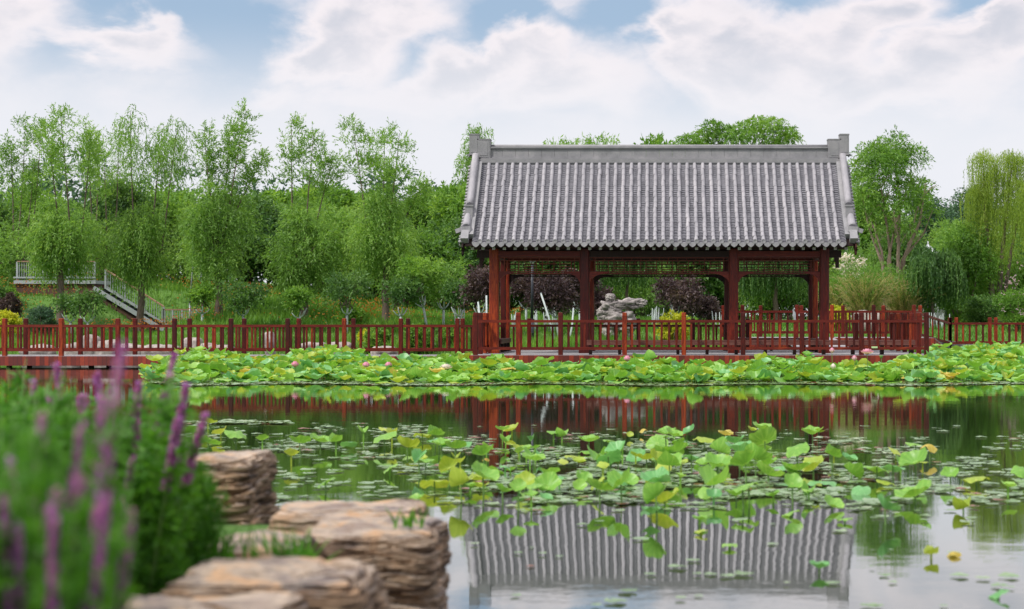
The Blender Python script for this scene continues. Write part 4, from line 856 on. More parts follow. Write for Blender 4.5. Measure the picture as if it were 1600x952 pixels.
# clumps of white stems
def stems_clump(px, Y, wpx, hpx, n, label, seed):
    rnd = random.Random(seed); s = Y/F; x = PX(px, Y); z = gz(x, Y); mb = MB(); base = PZ(500, Y)-z
    for i in range(n):
        u = rnd.uniform(-1, 1); f0 = Vector((u*wpx*s*.4, rnd.uniform(-.3, .3), -.1)); t_ = Vector((u*wpx*s*.5+rnd.uniform(-.1, .1), f0.y+rnd.uniform(-.1, .1), base+hpx*s*rnd.uniform(.5, 1))); mb.tube([f0, f0.lerp(t_, .5)+Vector((rnd.uniform(-.04, .04), 0, 0)), t_], [.035, .028, .014], 5)
    o_ = mb.build('whitewashed_shrub', WASH, None, (x, Y, z)); tag(o_, label, 'shrub', 'clumps of whitewashed bare stems')
stems_clump(852, 66, 46, 22, 15, 'clump of whitewashed bare stems between lamp post and plum tree', 1)
stems_clump(1028, 67, 50, 22, 15, 'clump of whitewashed bare stems between scholar rock and golden bush', 2)
stems_clump(1126, 67, 24, 14, 7, 'small clump of whitewashed bare stems left of the third column', 3)
stems_clump(717, 68, 16, 20, 5, 'small clump of whitewashed bare stems before the pavilion corner', 4)
stems_clump(1468, 72, 40, 12, 8, 'clump of whitewashed bare stems below the drooping dark bush', 5)
stems_clump(800, 66, 14, 14, 4, 'few whitewashed bare stems left of the lamp post', 6)
def bush(px, py, Y, rpx, mtl, label, seed, name='round_bush', group=None, n=900, L=.09, W=.05, asp=.85, hz=None):
    rng = np.random.default_rng(seed); s = Y/F; r = rpx*s; x = PX(px, Y); zc = PZ(py, Y); z = gz(x, Y); root = empty(name, (x, Y, z), label, 'bush', group)
    top = zc-z+r*asp; hgt = max(top, r); bl = []
    for i in range(26):
        u = rdir(rng, 1)[0]; q = (u[2]+1)/2; bl.append((u[0]*r*.72, u[1]*r*.72, hgt*(.12+.72*q), r*.30, r*.26, 1))
    V, Fq, T = blob_crown(bl, n, 7, .22*max(r, .5), .1, L, W, rng, .6, .35, .5); obj('foliage', np_mesh('foliage', V, Fq, mtl, tint=T), root)
    mb = MB(); 
    for i in range(5): a_ = i*1.257; mb.tube([(0, 0, -.1), (math.cos(a_)*r*.2, math.sin(a_)*r*.2, hgt*.3), (math.cos(a_)*r*.45, math.sin(a_)*r*.45, hgt*.7)], [.03, .025, .01], 5)
    mb.build('stems', BARK, root); return root
bush(1052, 503, 60, 24, L_GOLD, 'golden yellow bush beside the scholar rock in the middle bay', 201)
bush(1309, 493, 66, 19, L_GOLD, 'golden yellow bush showing over the footbridge railing', 202)
bush(8, 508, 64, 24, L_GOLD, 'golden yellow bush on the lawn at the far end of the boardwalk', 203)
bush(64, 500, 66, 26, L_BLUE, 'clipped dark green ball bush left of the first willow trunk', 204, n=1500, L=.07, W=.035)
bush(12, 468, 70, 20, L_PURP, 'maroon leaved bush below the stair platform', 205, n=900)
bush(-12, 462, 72, 22, L_DEEP, 'dark green bush cut by the frame edge below the stair platform', 206)
bush(14, 462, 72.5, 14, L_MID, 'light green bush under the corner of the stair platform', 207)
bush(1590, 470, 72, 36, L_MID, 'tall bush with pale pink blossom at the frame edge behind the railing', 208, n=1600)
bush(1447, 410, 75.5, 22, L_MID, 'light green bushy top half hiding the white tent', 216, n=380, name='bushy_tree')
bush(1535, 485, 76, 30, L_DEEP, 'round green bush under the weeping willow', 209, n=1100)
bush(1495, 478, 78, 28, L_MID, 'light green bush between the drooping dark bush and the weeping willow', 210, n=1100)
bush(590, 523, 58.5, 20, L_MID, 'leafy low bush on the lawn edge behind the boardwalk below the last willow', 211)
bush(572, 530, 60, 14, L_GOLD, 'small yellow green bush on the lawn edge below the last willow', 212)
bush(655, 528, 59, 24, L_MID, 'spreading leafy bush on the lawn edge, right of the last willow', 213)
bush(700, 530, 60, 22, L_MID, 'spreading leafy bush on the lawn edge next to the pavilion', 214)
bush(545, 490, 68, 22, L_MID, 'light green bush beneath the dark crowned young tree', 215)
rng = np.random.default_rng(9); cx_ = PX(1585, 71.2); bl = [(cx_+rng.normal()*.5, 71.2+rng.normal()*.2, PZ(455, 71)+rng.normal()*.5, .22, .12, 1) for i in range(14)]
V, Fq, T = blob_crown(bl, 60, 5, .12, .1, .06, .045, rng); o_ = obj('blossom', np_mesh('blossom', V, Fq, L_PINKW, tint=T)); tag(o_, 'pale pink blossom scattered over the bush at the frame edge', 'blossom', kind='stuff')
for (px, Y, top, w_, lab) in ((1330, 76, 405, 30, 'white flowered patch of shrub behind the end of the roof'), ):
    rng = np.random.default_rng(19); bl = [(PX(px+rng.normal()*w_*.5, Y), Y+rng.normal()*.3, PZ(425+rng.normal()*14, Y), .25, .16, 1) for i in range(12)]
    V, Fq, T = blob_crown(bl, 260, 5, .14, .1, .09, .06, rng); o_ = obj('blossom', np_mesh('blossom', V, Fq, CREAM, tint=T)); tag(o_, lab, 'blossom', kind='stuff')

# ------------------------------------------------------------------ grass and orange flowers (uncountable)
def blades(region, n, h0, h1, wd, rng, mask=None, lean=.35):
    (xa, xb), (ya, yb) = region; x = rng.uniform(xa, xb, n); y = rng.uniform(ya, yb, n)
    z = ground_z(x, y); ok = z > .03
    if mask is not None: ok &= mask(x, y)
    x, y, z = x[ok], y[ok], z[ok]; n = len(x)
    B = np.stack([x, y, z-.03], 1); D = unit(np.stack([rng.normal(size=n)*lean, rng.normal(size=n)*lean, np.ones(n)], 1))
    cl_ = .5+.25*np.sin(x*.9+1.3*np.sin(y*.7))+.12*rng.normal(size=n)
    V, Fq = leaf_quads(B, D, h0+(h1-h0)*rng.random(n), wd, rng); return V, Fq, np.clip(cl_, 0, 1)
rng = np.random.default_rng(5)
g1 = blades(((-42, 22), (55.5, 62)), 60000, .15, .55, .035, rng)
g2 = blades(((-44, 24), (61, 75)), 70000, .08, .26, .04, rng)
g3 = blades(((-42, 2), (66, 84)), 60000, .2, .6, .05, rng, mask=lambda x, y: ~((x > -30.5) & (x < -20.8) & (y > 62) & (y < 76.5)))
V, Fq, T = join([g1, g2, g3]); tag(obj('grass', np_mesh('grass', V, Fq, L_GRASS, tint=T)), 'long green grass on the bank behind the boardwalk', 'grass', kind='stuff')
n = 11000; x = rng.uniform(-38, -7, n); y = rng.uniform(67, 82, n); keep = (np.sin(x*.8)+np.sin(x*.37+y*.6)+rng.normal(size=n)*.7) > .35; x, y = x[keep], y[keep]; n = len(x)
B = np.stack([x, y, ground_z(x, y)+rng.uniform(.3, .75, n)], 1)
prt = []
for a_ in range(2): V, Fq = leaf_quads(B-.04, rdir(rng, n)*[1, 1, .5]+[0, 0, .4], .06, .055, rng); prt.append((V, Fq, rng.random(n)))
V, Fq, T = join(prt); tag(obj('orange_flowers', np_mesh('orange_flowers', V, Fq, ORANGE, tint=T)), 'orange wild flowers dotted over the grassy slope', 'flowers', kind='stuff')

# ------------------------------------------------------------------ lamps, stair, tent, rocks on the shore
Y = 62; x = PX(831, Y); z = gz(x, Y); root = empty('street_lamp', (x, Y, z), 'tall dark lamp post with a pale head seen behind the pavilion', 'street lamp')
zt = PZ(404, Y)-z
mb = MB(); mb.tube([(0, 0, -.1), (0, 0, .95)], .085, 12); [mb.tube([(0, 0, h), (0, 0, h+.04)], .10, 12) for h in (.05, .4, .7, .93)]; mb.build('base', DARKMET, root)
mb = MB(); mb.tube([(0, 0, .95), (.02, 0, zt-.2)], [.06, .045], 12); mb.build('pole', DARKMET, root)
mb = MB(); mb.lathe([(.04, zt-.22), (.10, zt-.15), (.17, zt), (.17, zt+.10), (.05, zt+.16), (0, zt+.17)], (.02, 0, 0)); mb.build('lamp_head', GLASSW, root)
mb = MB(); mb.lathe([(.20, zt+.10), (.21, zt+.12), (.10, zt+.22), (0, zt+.24)], (.02, 0, 0)); mb.build('lamp_cap', WHITE, root)
Y = 71; x = PX(297, Y); z = gz(x, Y); root = empty('street_lamp', (x, Y, z), 'slim grey lamp post with a diamond lantern hanging from a short arm', 'street lamp'); zt = PZ(415, Y)-z
mb = MB(); mb.tube([(0, 0, -.1), (.0, 0, 1.2)], .06, 10); mb.tube([(0, 0, 1.2), (.12, 0, zt)], [.042, .03], 10); mb.build('pole', GREYMET, root)
q = PX(314, Y)-x; zl = PZ(434, Y)-z
mb = MB(); mb.tube([(.1, 0, zl+.32), (.25, 0, zl+.48), (q-.06, 0, zl+.47), (q, 0, zl+.30)], .02, 8); mb.build('arm', GREYMET, root)
mb = MB(); mb.lathe([(.02, zl+.30), (.05, zl+.24), (.16, zl+.06), (.17, zl+.02)], (q, 0, 0), 6, 0, False); mb.build('lamp_cap', GREYMET, root)
mb = MB(); mb.lathe([(.155, zl+.02), (.10, zl-.14), (.02, zl-.20), (0, zl-.2)], (q, 0, 0), 6, 0, False); mb.build('lantern', GLASSW, root)

# white steel stair on the bank
Y = 74.5; root = empty('outdoor_stair', (-27, Y, 0), 'white steel stair with wooden handrails running down the grassy bank', 'stairs'); O = Vector(root.location)
def L3(px, py, dy=0): return P(px, py, Y+dy)-O
mb = MB(); a_, b_ = L3(22, 441), L3(150, 441); mb.box(((a_.x+b_.x)/2, 1, a_.z), (b_.x-a_.x, 2.1, .16)); mb.box(((a_.x+b_.x)/2, -.06, a_.z+.22), (b_.x-a_.x, .05, .07)); mb.build('platform', WHITE, root)
mb = MB(); mb.box(((a_.x+b_.x)/2, 1.0, a_.z-.48), (b_.x-a_.x-.1, 1.9, .76)); mb.build('platform_base', BRICK, root)
def rail_run(p, q, hgt, n, posts, nm='handrail'):
    mb = MB(); mb.bar(p+Vector((0, 0, hgt)), q+Vector((0, 0, hgt)), .08, .05); mb.build('handrail', TAN, root)
    mb = MB()
    for i in range(n+1): r_ = p.lerp(q, i/n); mb.bar(r_+Vector((0, 0, .08)), r_+Vector((0, 0, hgt-.03)), .02, .02)
    mb.bar(p+Vector((0, 0, .1)), q+Vector((0, 0, .1)), .03, .03); mb.build('rail_bars', WHITE, root)
    for i in range(posts): r_ = p.lerp(q, i/(posts-1)); mb = MB(); mb.bar(r_+Vector((0, 0, -.05)), r_+Vector((0, 0, hgt-.02)), .08, .08); mb.build('rail_post', WHITE, root)
rail_run(L3(27, 439), L3(148, 439), .92, 34, 4)
for dy in (0, 1.5):
    mb = MB(); mb.bar(L3(146, 450, dy), L3(254, 515, dy), .06, .20); mb.build('stringer', WHITE, root)
    mb = MB(); mb.bar(L3(165, 450, dy), L3(262, 509, dy), .06, .09); mb.build('stringer', WHITE, root)
    rail_run(L3(165, 450, dy), L3(256, 508, dy), .9 if dy else .86, 24, 4)
for k in range(14):
    q = L3(150, 449).lerp(L3(252, 512), (k+.5)/14); mb = MB(); mb.box((q.x, .78, q.z+.03), (.28, 1.44, .05)); mb.box((q.x-.12, .80, q.z-.08), (.03, 1.4, .17)); mb.build('tread', DARKMET, root)
mb = MB(); q0, q1 = L3(150, 470), L3(250, 520); mb.prism([(q0.x, q0.z+.28), (q1.x, q1.z+.02), (q1.x, q1.z-.5), (q0.x, q1.z-.5)], 'y', .12, 1.38); mb.build('stair_base', BRICK, root)
a_, b_ = L3(253, 518), L3(316, 518); mb = MB(); mb.box(((a_.x+b_.x)/2, .9, a_.z), (b_.x-a_.x, 1.9, .12)); mb.build('landing', WHITE, root)
rail_run(L3(255, 516), L3(314, 516), .98, 16, 5); rail_run(L3(255, 516, 1.8), L3(314, 516, 1.8), .98, 16, 3)

# tent
Y = 79.8; root = empty('white_tent', (PX(1450, Y), Y, gz(PX(1450, Y), Y)), 'peaked white tent glimpsed through the trees', 'tent'); zb_ = root.location.z
mb = MB(); hp = PZ(382, Y)-zb_; he = PZ(404, Y)-zb_; w_ = .8; rings = []
for i in range(7): t_ = i/6; rings.append((w_*(1-t_)+.04, he+(hp-he)*(t_**1.5)))
vs = []; 
for r_, z_ in rings: vs += [(-r_, -r_, z_), (r_, -r_, z_), (r_, r_, z_), (-r_, r_, z_)]
mb.add(vs, [(i*4+k, i*4+(k+1) % 4, i*4+4+(k+1) % 4, i*4+4+k) for i in range(6) for k in range(4)]); mb.box((0, 0, he-.15), (2*w_+.02, 2*w_+.02, .3)); mb.build('canopy', TENT, root)
for sx in (-1, 1): mb = MB(); mb.box((sx*.42, -w_+.04, he/2-.15), (.68, .04, he-.3)); mb.build('side_curtain', TENT, root)
for sx in (-1, 1):
    for sy in (-1, 1): mb = MB(); mb.tube([(sx*w_*.96, sy*w_*.96, -.1), (sx*w_*.96, sy*w_*.96, he)], .05, 8); mb.build('pole', GREYMET, root)
mb = MB(); mb.tube([(0, 0, hp-.1), (0, 0, hp+.15)], .03, 6); mb.build('finial', TENT, root)

def rock(name, c, size, seed, mtl, label, cat='rock', group=None, strat=0.0, rough=.16, res=22, ledge=.0, parent=None, build=True, taper=.0, freq=1.4, boxy=0):
    """a displaced box-sphere with horizontal ledges"""
    n = res; idx = {}; vs = []; fs = []
    def key(i, j, k):
        q = (i, j, k)
        if q not in idx: idx[q] = len(vs); vs.append((i/n*2-1, j/n*2-1, k/n*2-1))
        return idx[q]
    for a_ in range(n):
        for b_ in range(n):
            for (f0) in (0, n):
                for ax in range(3):
                    q = [(a_, b_), (a_+1, b_), (a_+1, b_+1), (a_, b_+1)]
                    ids = []
                    for (u, v_) in q: t_ = [u, v_]; t_.insert(ax, f0); ids.append(key(*t_))
                    if (f0 == 0) ^ (ax == 1): ids = ids[::-1]
                    fs.append(tuple(ids))
    A = np.array(vs); nrm = unit(A); pe = 9. if boxy else 5.; p4 = (np.abs(A)**pe).sum(1)**(1/pe); kk = .92 if boxy else .78; S = A/p4[:, None]*kk+nrm*(1-kk)
    out = []
    off = Vector((seed*7.3, seed*3.1, seed*1.7))
    for i, (sv_, nv) in enumerate(zip(S, nrm)):
        p_ = Vector(sv_); wp = Vector((p_.x*size[0]/2, p_.y*size[1]/2, p_.z*size[2]/2)); m_ = max(size)
        d_ = noise.fractal(wp*freq/m_*2+off, 1.0, 2.0, 6)*rough*m_*.5
        zq = wp.z/m_*2
        if strat:
            zb_ = zq*6.5+1.1*noise.noise(Vector((wp.x*2.2/m_, wp.y*2.2/m_, zq*1.5))+off)+seed; id_ = math.floor(zb_); fr_q = zb_-id_; sd2 = 1-abs(nv[2])**4
            d_ += (strat*m_*1.1*noise.noise(Vector((wp.x*2.6/m_, wp.y*2.6/m_, id_*7.7))+off)-(.022*m_ if fr_q < .16 else 0))*sd2
            d_ += strat*m_*.30*noise.fractal(Vector((wp.x*5/m_, wp.y*5/m_, zq*26))+off, .8, 2.1, 3)
        tz = 1-taper*(p_.z+1)/2
        out.append((wp.x*tz+nv[0]*d_, wp.y*tz+nv[1]*d_, wp.z+nv[2]*d_*.6))
    me = np_mesh(name, np.array(out), np.array(fs), mtl, smooth=not boxy)
    o_ = obj(name, me, parent, c); 
    if label: tag(o_, label, cat, group)
    return o_
# scholar rock on the lawn (three lobes melted into one mesh outline)
Y = 63; s = Y/F; c_ = P(968, 515, Y); z = gz(c_.x, Y); rng = np.random.default_rng(3)
mb_v = []; mb_f = []; base_i = 0
lob = [((0, 0, .95), (1.5, .8, .9), 31), ((-.35, .0, 1.55), (.95, .6, .55), 32), ((.42, 0, 1.72), (1.3, .55, .42), 33), ((-.42, 0, 1.98), (.42, .4, .40), 34), ((.95, 0, 1.78), (.6, .35, .24), 36), ((-.7, .05, 1.25), (.6, .5, .7), 35), ((-.35, 0, .4), (.7, .6, .9), 37), ((.45, 0, .42), (.45, .45, .9), 38)]
for (lc, ls, sd_) in lob:
    o_ = rock('tmp', (0, 0, 0), ls, sd_, SCHOL, None, strat=.10, rough=.30, res=14, freq=2.2)
    n_ = len(o_.data.vertices); co = np.empty(n_*3, np.float32); o_.data.vertices.foreach_get('co', co); mb_v.append(co.reshape(-1, 3)+np.array(lc)); mb_f.append(np.array([p_.vertices[:] for p_ in o_.data.polygons])+base_i); base_i += n_
    bpy.data.objects.remove(o_)
o_ = obj('scholar_rock', np_mesh('scholar_rock', np.concatenate(mb_v), np.concatenate(mb_f), SCHOL, smooth=True), None, (c_.x, Y, z-.15)); o_.scale = (.88, .88, .90); tag(o_, 'gnarled grey scholar rock leaning right on the lawn behind the middle bay', 'rock')
# shoreline stones
SH = [(112, 548, 34, 12, 'low pale shore stone farthest along the boardwalk'), (142, 545, 26, 26, 'upright white shore stone below the forked young tree'), (168, 547, 40, 18, 'broad white shore stone next to the upright one'), (205, 549, 50, 12, 'long flat grey shore stone below the second willow'), (242, 550, 36, 12, 'buff shore stone left of the stair landing'), (262, 550, 34, 12, 'buff rounded shore stone under the stair landing'),
      (300, 546, 32, 22, 'tall white shore stone in front of the stair landing'), (322, 549, 34, 14, 'low stone leaning on the tall white one'), (352, 550, 30, 12, 'reddish shore stone below the third willow'), (421, 536, 14, 22, 'small white upright stone on the grass between two willows'), (490, 545, 40, 10, 'flat grey shore stone below the fourth willow'), (530, 546, 36, 12, 'pair of low grey stones right of the fourth willow'), (600, 550, 40, 9, 'long low grey stone at the waterline nearest the pavilion'), (60, 550, 50, 12, 'pale shore stones seen through the farthest railing bays'), (1355, 494, 50, 9, 'long cream boulder behind the footbridge railing')]
for i, (px, py, wpx, hpx, lab) in enumerate(SH):
    Y = 57.4 if py > 500 else 66; s = Y/F; q = P(px, py, Y)
    rock('shore_stone', (q.x, Y, q.z-(.05 if py > 500 else .4)), (wpx*s, .7, hpx*s*1.5+(.2 if py > 500 else .9)), 40+i, SHOREST, lab, 'stone', 'stones set along the far shore', rough=.22, res=9)

# ------------------------------------------------------------------ foreground rocks
G_ = 'layered rocks on the near bank'
rock('layered_rock', (PX(338, 8.5), 8.8, .36), (.39, .66, .90), 3, ROCKM, 'upright block of brown layered rock standing behind the purple flowers', group=G_, strat=.07, rough=.09, res=80, boxy=1)
rock('layered_rock', (PX(530, 7.9), 8.15, .36), (.76, .66, .48), 6, ROCKM, 'flat topped rock plate with a blunt end, behind the long stepped one', group=G_, strat=.05, rough=.08, res=70, boxy=1)
rock('layered_rock', (PX(560, 7.0), 7.35, .38), (.64, .72, .46), 5, ROCKM, 'long stepped brown rock with deep horizontal cracks, reaching over the water', group=G_, strat=.06, rough=.12, res=100, boxy=1)
rock('layered_rock', (PX(612, 6.9), 7.1, .03), (.42, .60, .46), 11, ROCKM, 'grey rock standing in the water under the long stepped one', group=G_, strat=.05, rough=.12, res=60, boxy=1)
rock('layered_rock', (PX(405, 5.3), 5.5, .34), (.70, .66, .72), 8, ROCKM, 'rust stained pale rock in front of the long stepped one', group=G_, strat=.05, rough=.12, res=80, boxy=1)
rock('layered_rock', (PX(190, 4.6), 4.95, .35), (.86, .56, .66), 9, ROCKM, 'broad grey and cream rock below the flower stems', group=G_, strat=.05, rough=.11, res=80, boxy=1)
rock('layered_rock', (PX(385, 6.6), 6.75, .38), (.44, .5, .50), 12, ROCKM, 'pale low rock in the cleft between the upright block and the rust stained one', group=G_, strat=.05, rough=.10, res=50, boxy=1)
def tuft(px, Y, zb, hgt, n, label, seed, wd=.012):
    rng = np.random.default_rng(seed); x = PX(px, Y); B = np.stack([rng.normal(size=n)*.035, rng.normal(size=n)*.03, np.zeros(n)], 1); D = unit(np.stack([rng.normal(size=n)*.22, rng.normal(size=n)*.2, np.ones(n)], 1))
    parts = []; ln = hgt*(.5+.5*rng.random(n)); seg = 4
    for j in range(seg):
        t0, t1 = j/seg, (j+1)/seg; f = lambda t: B+D*ln[:, None]*t+np.stack([D[:, 0]*t*t*hgt*.5, D[:, 1]*t*t*hgt*.5, -.06*hgt*t*t*np.ones(n)], 1)
        S = unit(np.cross(D, [0, 1, .2])); w0, w1 = wd*(1-t0**2), wd*(1-t1**2)
        V = np.stack([f(t0)-S*w0/2, f(t0)+S*w0/2, f(t1)+S*w1/2, f(t1)-S*w1/2], 1).reshape(-1, 3); parts.append((V, np.arange(4*n).reshape(n, 4), .5+.2*rng.normal(size=n)))
    V, Fq, T = join(parts); o_ = obj('grass_tuft', np_mesh('grass_tuft', V, Fq, L_FG, tint=np.clip(T, 0, 1)), None, (x, Y, zb)); tag(o_, label, 'grass', 'grass tufts among the near rocks')
tuft(430, 5.85, .60, .24, 34, 'grass tuft in the cleft behind the rust stained rock', 1); tuft(470, 6.0, .60, .20, 26, 'shorter grass tuft beside the one behind the rust stained rock', 2); tuft(345, 6.0, .62, .22, 26, 'sparse grass blades at the foot of the upright rock block', 3)
tuft(640, 7.15, .62, .12, 12, 'tiny grass tuft on the end of the long stepped rock', 4); tuft(590, 5.75, .05, .30, 40, 'grass tuft growing low at the foot of the rust stained rock', 5); tuft(645, 6.5, .12, .16, 16, 'small grass tuft on the wet rock at the waterline', 6); tuft(195, 5.45, .60, .16, 22, 'short grass between the two front rocks', 7)

# ------------------------------------------------------------------ purple flowering plants in front
def plant_meshes(seed, h, spike, leafy=1.0):
    rng = np.random.default_rng(seed); mb = MB(); parts = []; fl = []
    ns = 5
    for i in range(ns):
        a_ = rng.random()*6.28; ln = h*(.72+.28*rng.random()); lean = Vector((math.cos(a_)*.16*h, math.sin(a_)*.16*h, ln)); b0 = Vector((math.cos(a_)*.03, math.sin(a_)*.03, -.05))
        pts = [b0.lerp(b0+lean, t)+Vector((0, 0, -.03*math.sin(t*3.1)))+Vector((math.cos(a_), math.sin(a_), 0))*.05*h*t*t for t in np.linspace(0, 1, 7)]
        mb.tube(pts, [.0045, .004, .0038, .0035, .003, .0025, .0015], 5)
        arr = np.array(pts); m_ = int(95*leafy); t = rng.random(m_)*.92; seg = np.minimum((t*6).astype(int), 5); fr = (t*6-seg)[:, None]; B = arr[seg]*(1-fr)+arr[seg+1]*fr
        D = unit(np.stack([rng.normal(size=m_), rng.normal(size=m_), .35+.5*rng.random(m_)], 1))
        parts.append(spray_leaves(B, D, .075*(1.25-t), 4, .15, .050, .013, .55, .5, rng))
        if spike and i < spike:
            m_ = 250; t = .70+.30*rng.random(m_); seg = np.minimum((t*6).astype(int), 5); fr = (t*6-seg)[:, None]; B = arr[seg]*(1-fr)+arr[seg+1]*fr
            D = unit(np.stack([rng.normal(size=m_), rng.normal(size=m_), .2+.2*rng.random(m_)], 1)); V, Fq = leaf_quads(B, D, .034*(1.45-t), .019, rng); fl.append((V, Fq, rng.random(m_)))
    V, Fq, T = join(parts); lm = np_mesh('leaves', V, Fq, L_FG, tint=T); fm = None
    fm = [np_mesh('flower_spike', V, Fq, PURFL, tint=T) for V, Fq, T in fl]
    return mb.mesh('stems', STEM), lm, fm
PLM = [plant_meshes(300+i, 1.0, sp_) for i, sp_ in enumerate((3, 2, 1, 4))]; PLG = [plant_meshes(310+i, 1.0, 0, 1.7) for i in range(2)]
rnd = random.Random(4)
PLANTS = []   # px, top row, distance, ground height, flowering
for (px, py, Y) in ((20, 505, 2.3), (48, 478, 2.6), (100, 560, 2.5), (92, 640, 2.2), (180, 530, 3.0), (190, 600, 3.2), (170, 560, 2.7), (245, 640, 4.2), (262, 650, 4.4), (290, 720, 4.6), (60, 740, 2.0), (10, 650, 2.1), (140, 700, 2.8), (120, 740, 3.0), (200, 660, 3.6), (-10, 560, 2.2), (70, 600, 3.2), (90, 850, 2.6), (0, 760, 1.9), (225, 700, 4.0), (150, 620, 3.8), (20, 870, 2.4), (80, 690, 2.6), (30, 600, 2.4), (215, 560, 3.4), (185, 760, 2.9), (5, 930, 1.7), (38, 500, 2.9), (60, 560, 2.6), (15, 640, 2.2), (75, 620, 2.7), (45, 700, 2.3), (25, 800, 2.0), (85, 545, 5.2), (175, 545, 5.6), (205, 590, 5.6), (150, 640, 5.6), (120, 600, 5.7), (240, 620, 5.8), (95, 690, 5.6), (60, 520, 5.2), (188, 690, 5.6)): PLANTS.append((px, py, Y, 1))
for i in range(10): PLANTS.append((190+i*11, 640+abs(i-4)*9+rnd.uniform(0, 40), 5.6+.12*(i % 4), 0))
for i in range(58):
    Y = rnd.uniform(3.2, 7.6); px = rnd.uniform(-40, 285 if Y > 5.2 else 160); py = 545+(max(px, 0)/300)**1.5*130+rnd.uniform(-10, 90)+max(0, 5-Y)*6; PLANTS.append((px, py, Y, 0))
for i in range(6): PLANTS.append((rnd.uniform(-60, 25), rnd.uniform(560, 820), rnd.uniform(1.9, 2.8), 0))
for (px, py, Y, fl) in PLANTS:
    if px > 70 and (Y > 2.9 or px > 130): Y = max(Y, 5.5+.8*rnd.random()); py = min(py, 760)
    if Y < 4.6: px = px-60 if not fl and px > 20 else px
    if Y < 5.4 and px > 60 and not fl: px -= 60
    if px > 225 and fl: py += 60
    if Y < 2.7: Y = 2.7+.35*rnd.random()
    x = PX(px, Y); zt = PZ(py, Y); zg = gz(x, Y) if Y > 4.6 else max(gz(x, Y), .45)
    if x > -.72*1: pass
    h = max(zt-zg, .18); m_ = rnd.choice(PLM) if fl else rnd.choice(PLG)
    root = empty('flowering_plant' if fl else 'leafy_plant', (x, Y, zg), None, None); root.rotation_euler.z = rnd.uniform(0, 6.28); sx = max(h, .35)*rnd.uniform(.9, 1.1)*(.55 if Y < 4.6 else 1.05); root.scale = (sx, sx, h)
    hw_ = ('tallest' if h > 1.08 else 'very tall' if h > .98 else 'tall' if h > .88 else 'waist high' if h > .75 else 'thigh high' if h > .6 else 'knee high' if h > .42 else 'low')+(' spreading' if sx > h*1.0 else ' slim' if sx < h*.6 else '')
    zn = ('at the frame edge' if px < 5 else 'inside the thicket' if px < 60 else 'before the farthest railing bays' if px < 120 else 'before the boardwalk reflection' if px < 185 else 'by the upright rock' if px > 255 else 'behind the cream rock')
    dn = 'very close' if Y < 2.5 else 'close' if Y < 3.6 else 'halfway back' if Y < 5 else 'far back' if Y < 6.4 else 'at the water'
    if fl: tag(root, f'{hw_} plant with {len(m_[2])} purple spikes {dn}, {zn}', 'flower', 'purple flowered plants crowding the near bank')
    else: tag(root, f'{hw_} leafy plant {dn}, {zn}', 'plant', 'leafy plants crowding the near bank')
    obj('stems', m_[0], root); obj('leaves', m_[1], root)
    for q_ in m_[2] or (): obj('flower_spike', q_, root)

# ------------------------------------------------------------------ lotus and lily pads
def lotus_mesh(seed, kind, ns=44):
    """unit leaf (radius about .5) with its wavy rim; kind: 0 bowl, 1 umbrella, 2 folded, 3 tilted cup, 4 curled old leaf"""
    rng = np.random.default_rng(seed); nr = 6; ph = rng.random(4)*6.28; vs = [(0, 0, 0)]; 
    for i in range(1, nr+1):
        r = .5*i/nr
        for k in range(ns):
            a_ = 2*math.pi*k/ns; rr = r*(1+.05*math.sin(2*a_+ph[0])+.035*math.sin(5*a_+ph[1])*(i/nr)**2); q = i/nr
            z = {0: .22*q*q, 1: -.10*q*q, 2: .05*q*q, 3: .30*q**1.6, 4: -.22*q*q}[kind]+(.055 if kind != 4 else .10)*q**3*math.sin(3*a_+ph[2])+.03*q**3*math.sin(7*a_+ph[3])
            x, y = rr*math.cos(a_), rr*math.sin(a_)
            if kind == 2: z += abs(x)*.85*q; x *= .72
            if kind == 4: z -= .3*max(0, x)*q; y *= .8
            z += .006*math.cos(a_*10)*q
            if kind == 4: x *= .85+.15*math.sin(a_*2)
            vs.append((x, y, z))
    fs3 = [(0, 1+k, 1+(k+1) % ns) for k in range(ns)]; fs4 = [(1+i*ns+k, 1+(i+1)*ns+k, 1+(i+1)*ns+(k+1) % ns, 1+i*ns+(k+1) % ns) for i in range(nr-1) for k in range(ns)]
    tint = [.8]*ns+[(.44 if ns == 44 and k % 4 else .62)+.12*(i/nr) + (.25 if i == nr-2 and rng.random() < .3 else 0)+rng.normal()*.04 for i in range(nr-1) for k in range(ns)]
    return np.array(vs), fs3, fs4, tint
def stem_piece(q0, q1, r, n=5):
    mb = MB(); mb.tube([q0, q0.lerp(q1, .5)+Vector((.02, .01, 0)), q1], [r*1.2, r, r*.8], n, cap=False); return np.array(mb.v), np.array(mb.f)
LM = {}
for kd in range(5):
    for vr in range(2):
        for mi_ in range(4):
            if (kd, vr, 'g') not in LM: LM[(kd, vr, 'g')] = lotus_mesh(500+kd*10+vr, kd, 20); LM[(kd, vr, 'h')] = lotus_mesh(500+kd*10+vr, kd)
            Vn, f3, f4, tn = LM[(kd, vr, 'h')]; LM[(kd, vr, mi_)] = np_mesh('leaf_blade', Vn, [np.array(f3), np.array(f4)], LOT[mi_], smooth=True, tint=tn)
STM = MB(); STM.tube([(0, 0, -1), (.012, .008, -.5), (0, 0, 0)], [.012, .010, .008], 6, cap=False); STEMM = STM.mesh('stem', STEM)
rng = np.random.default_rng(12); rnd = random.Random(12)
leaves = []   # x, y, z, diameter, tilt, tiltdir, kind, variant, colour
def add_leaf(x, y, z, d_, tilt, mi_, kd=None):
    leaves.append((x, y, z, d_, tilt, rnd.uniform(0, 6.28), kd if kd is not None else rnd.choice((0, 0, 1, 1, 2, 3)), rnd.randrange(2), mi_))
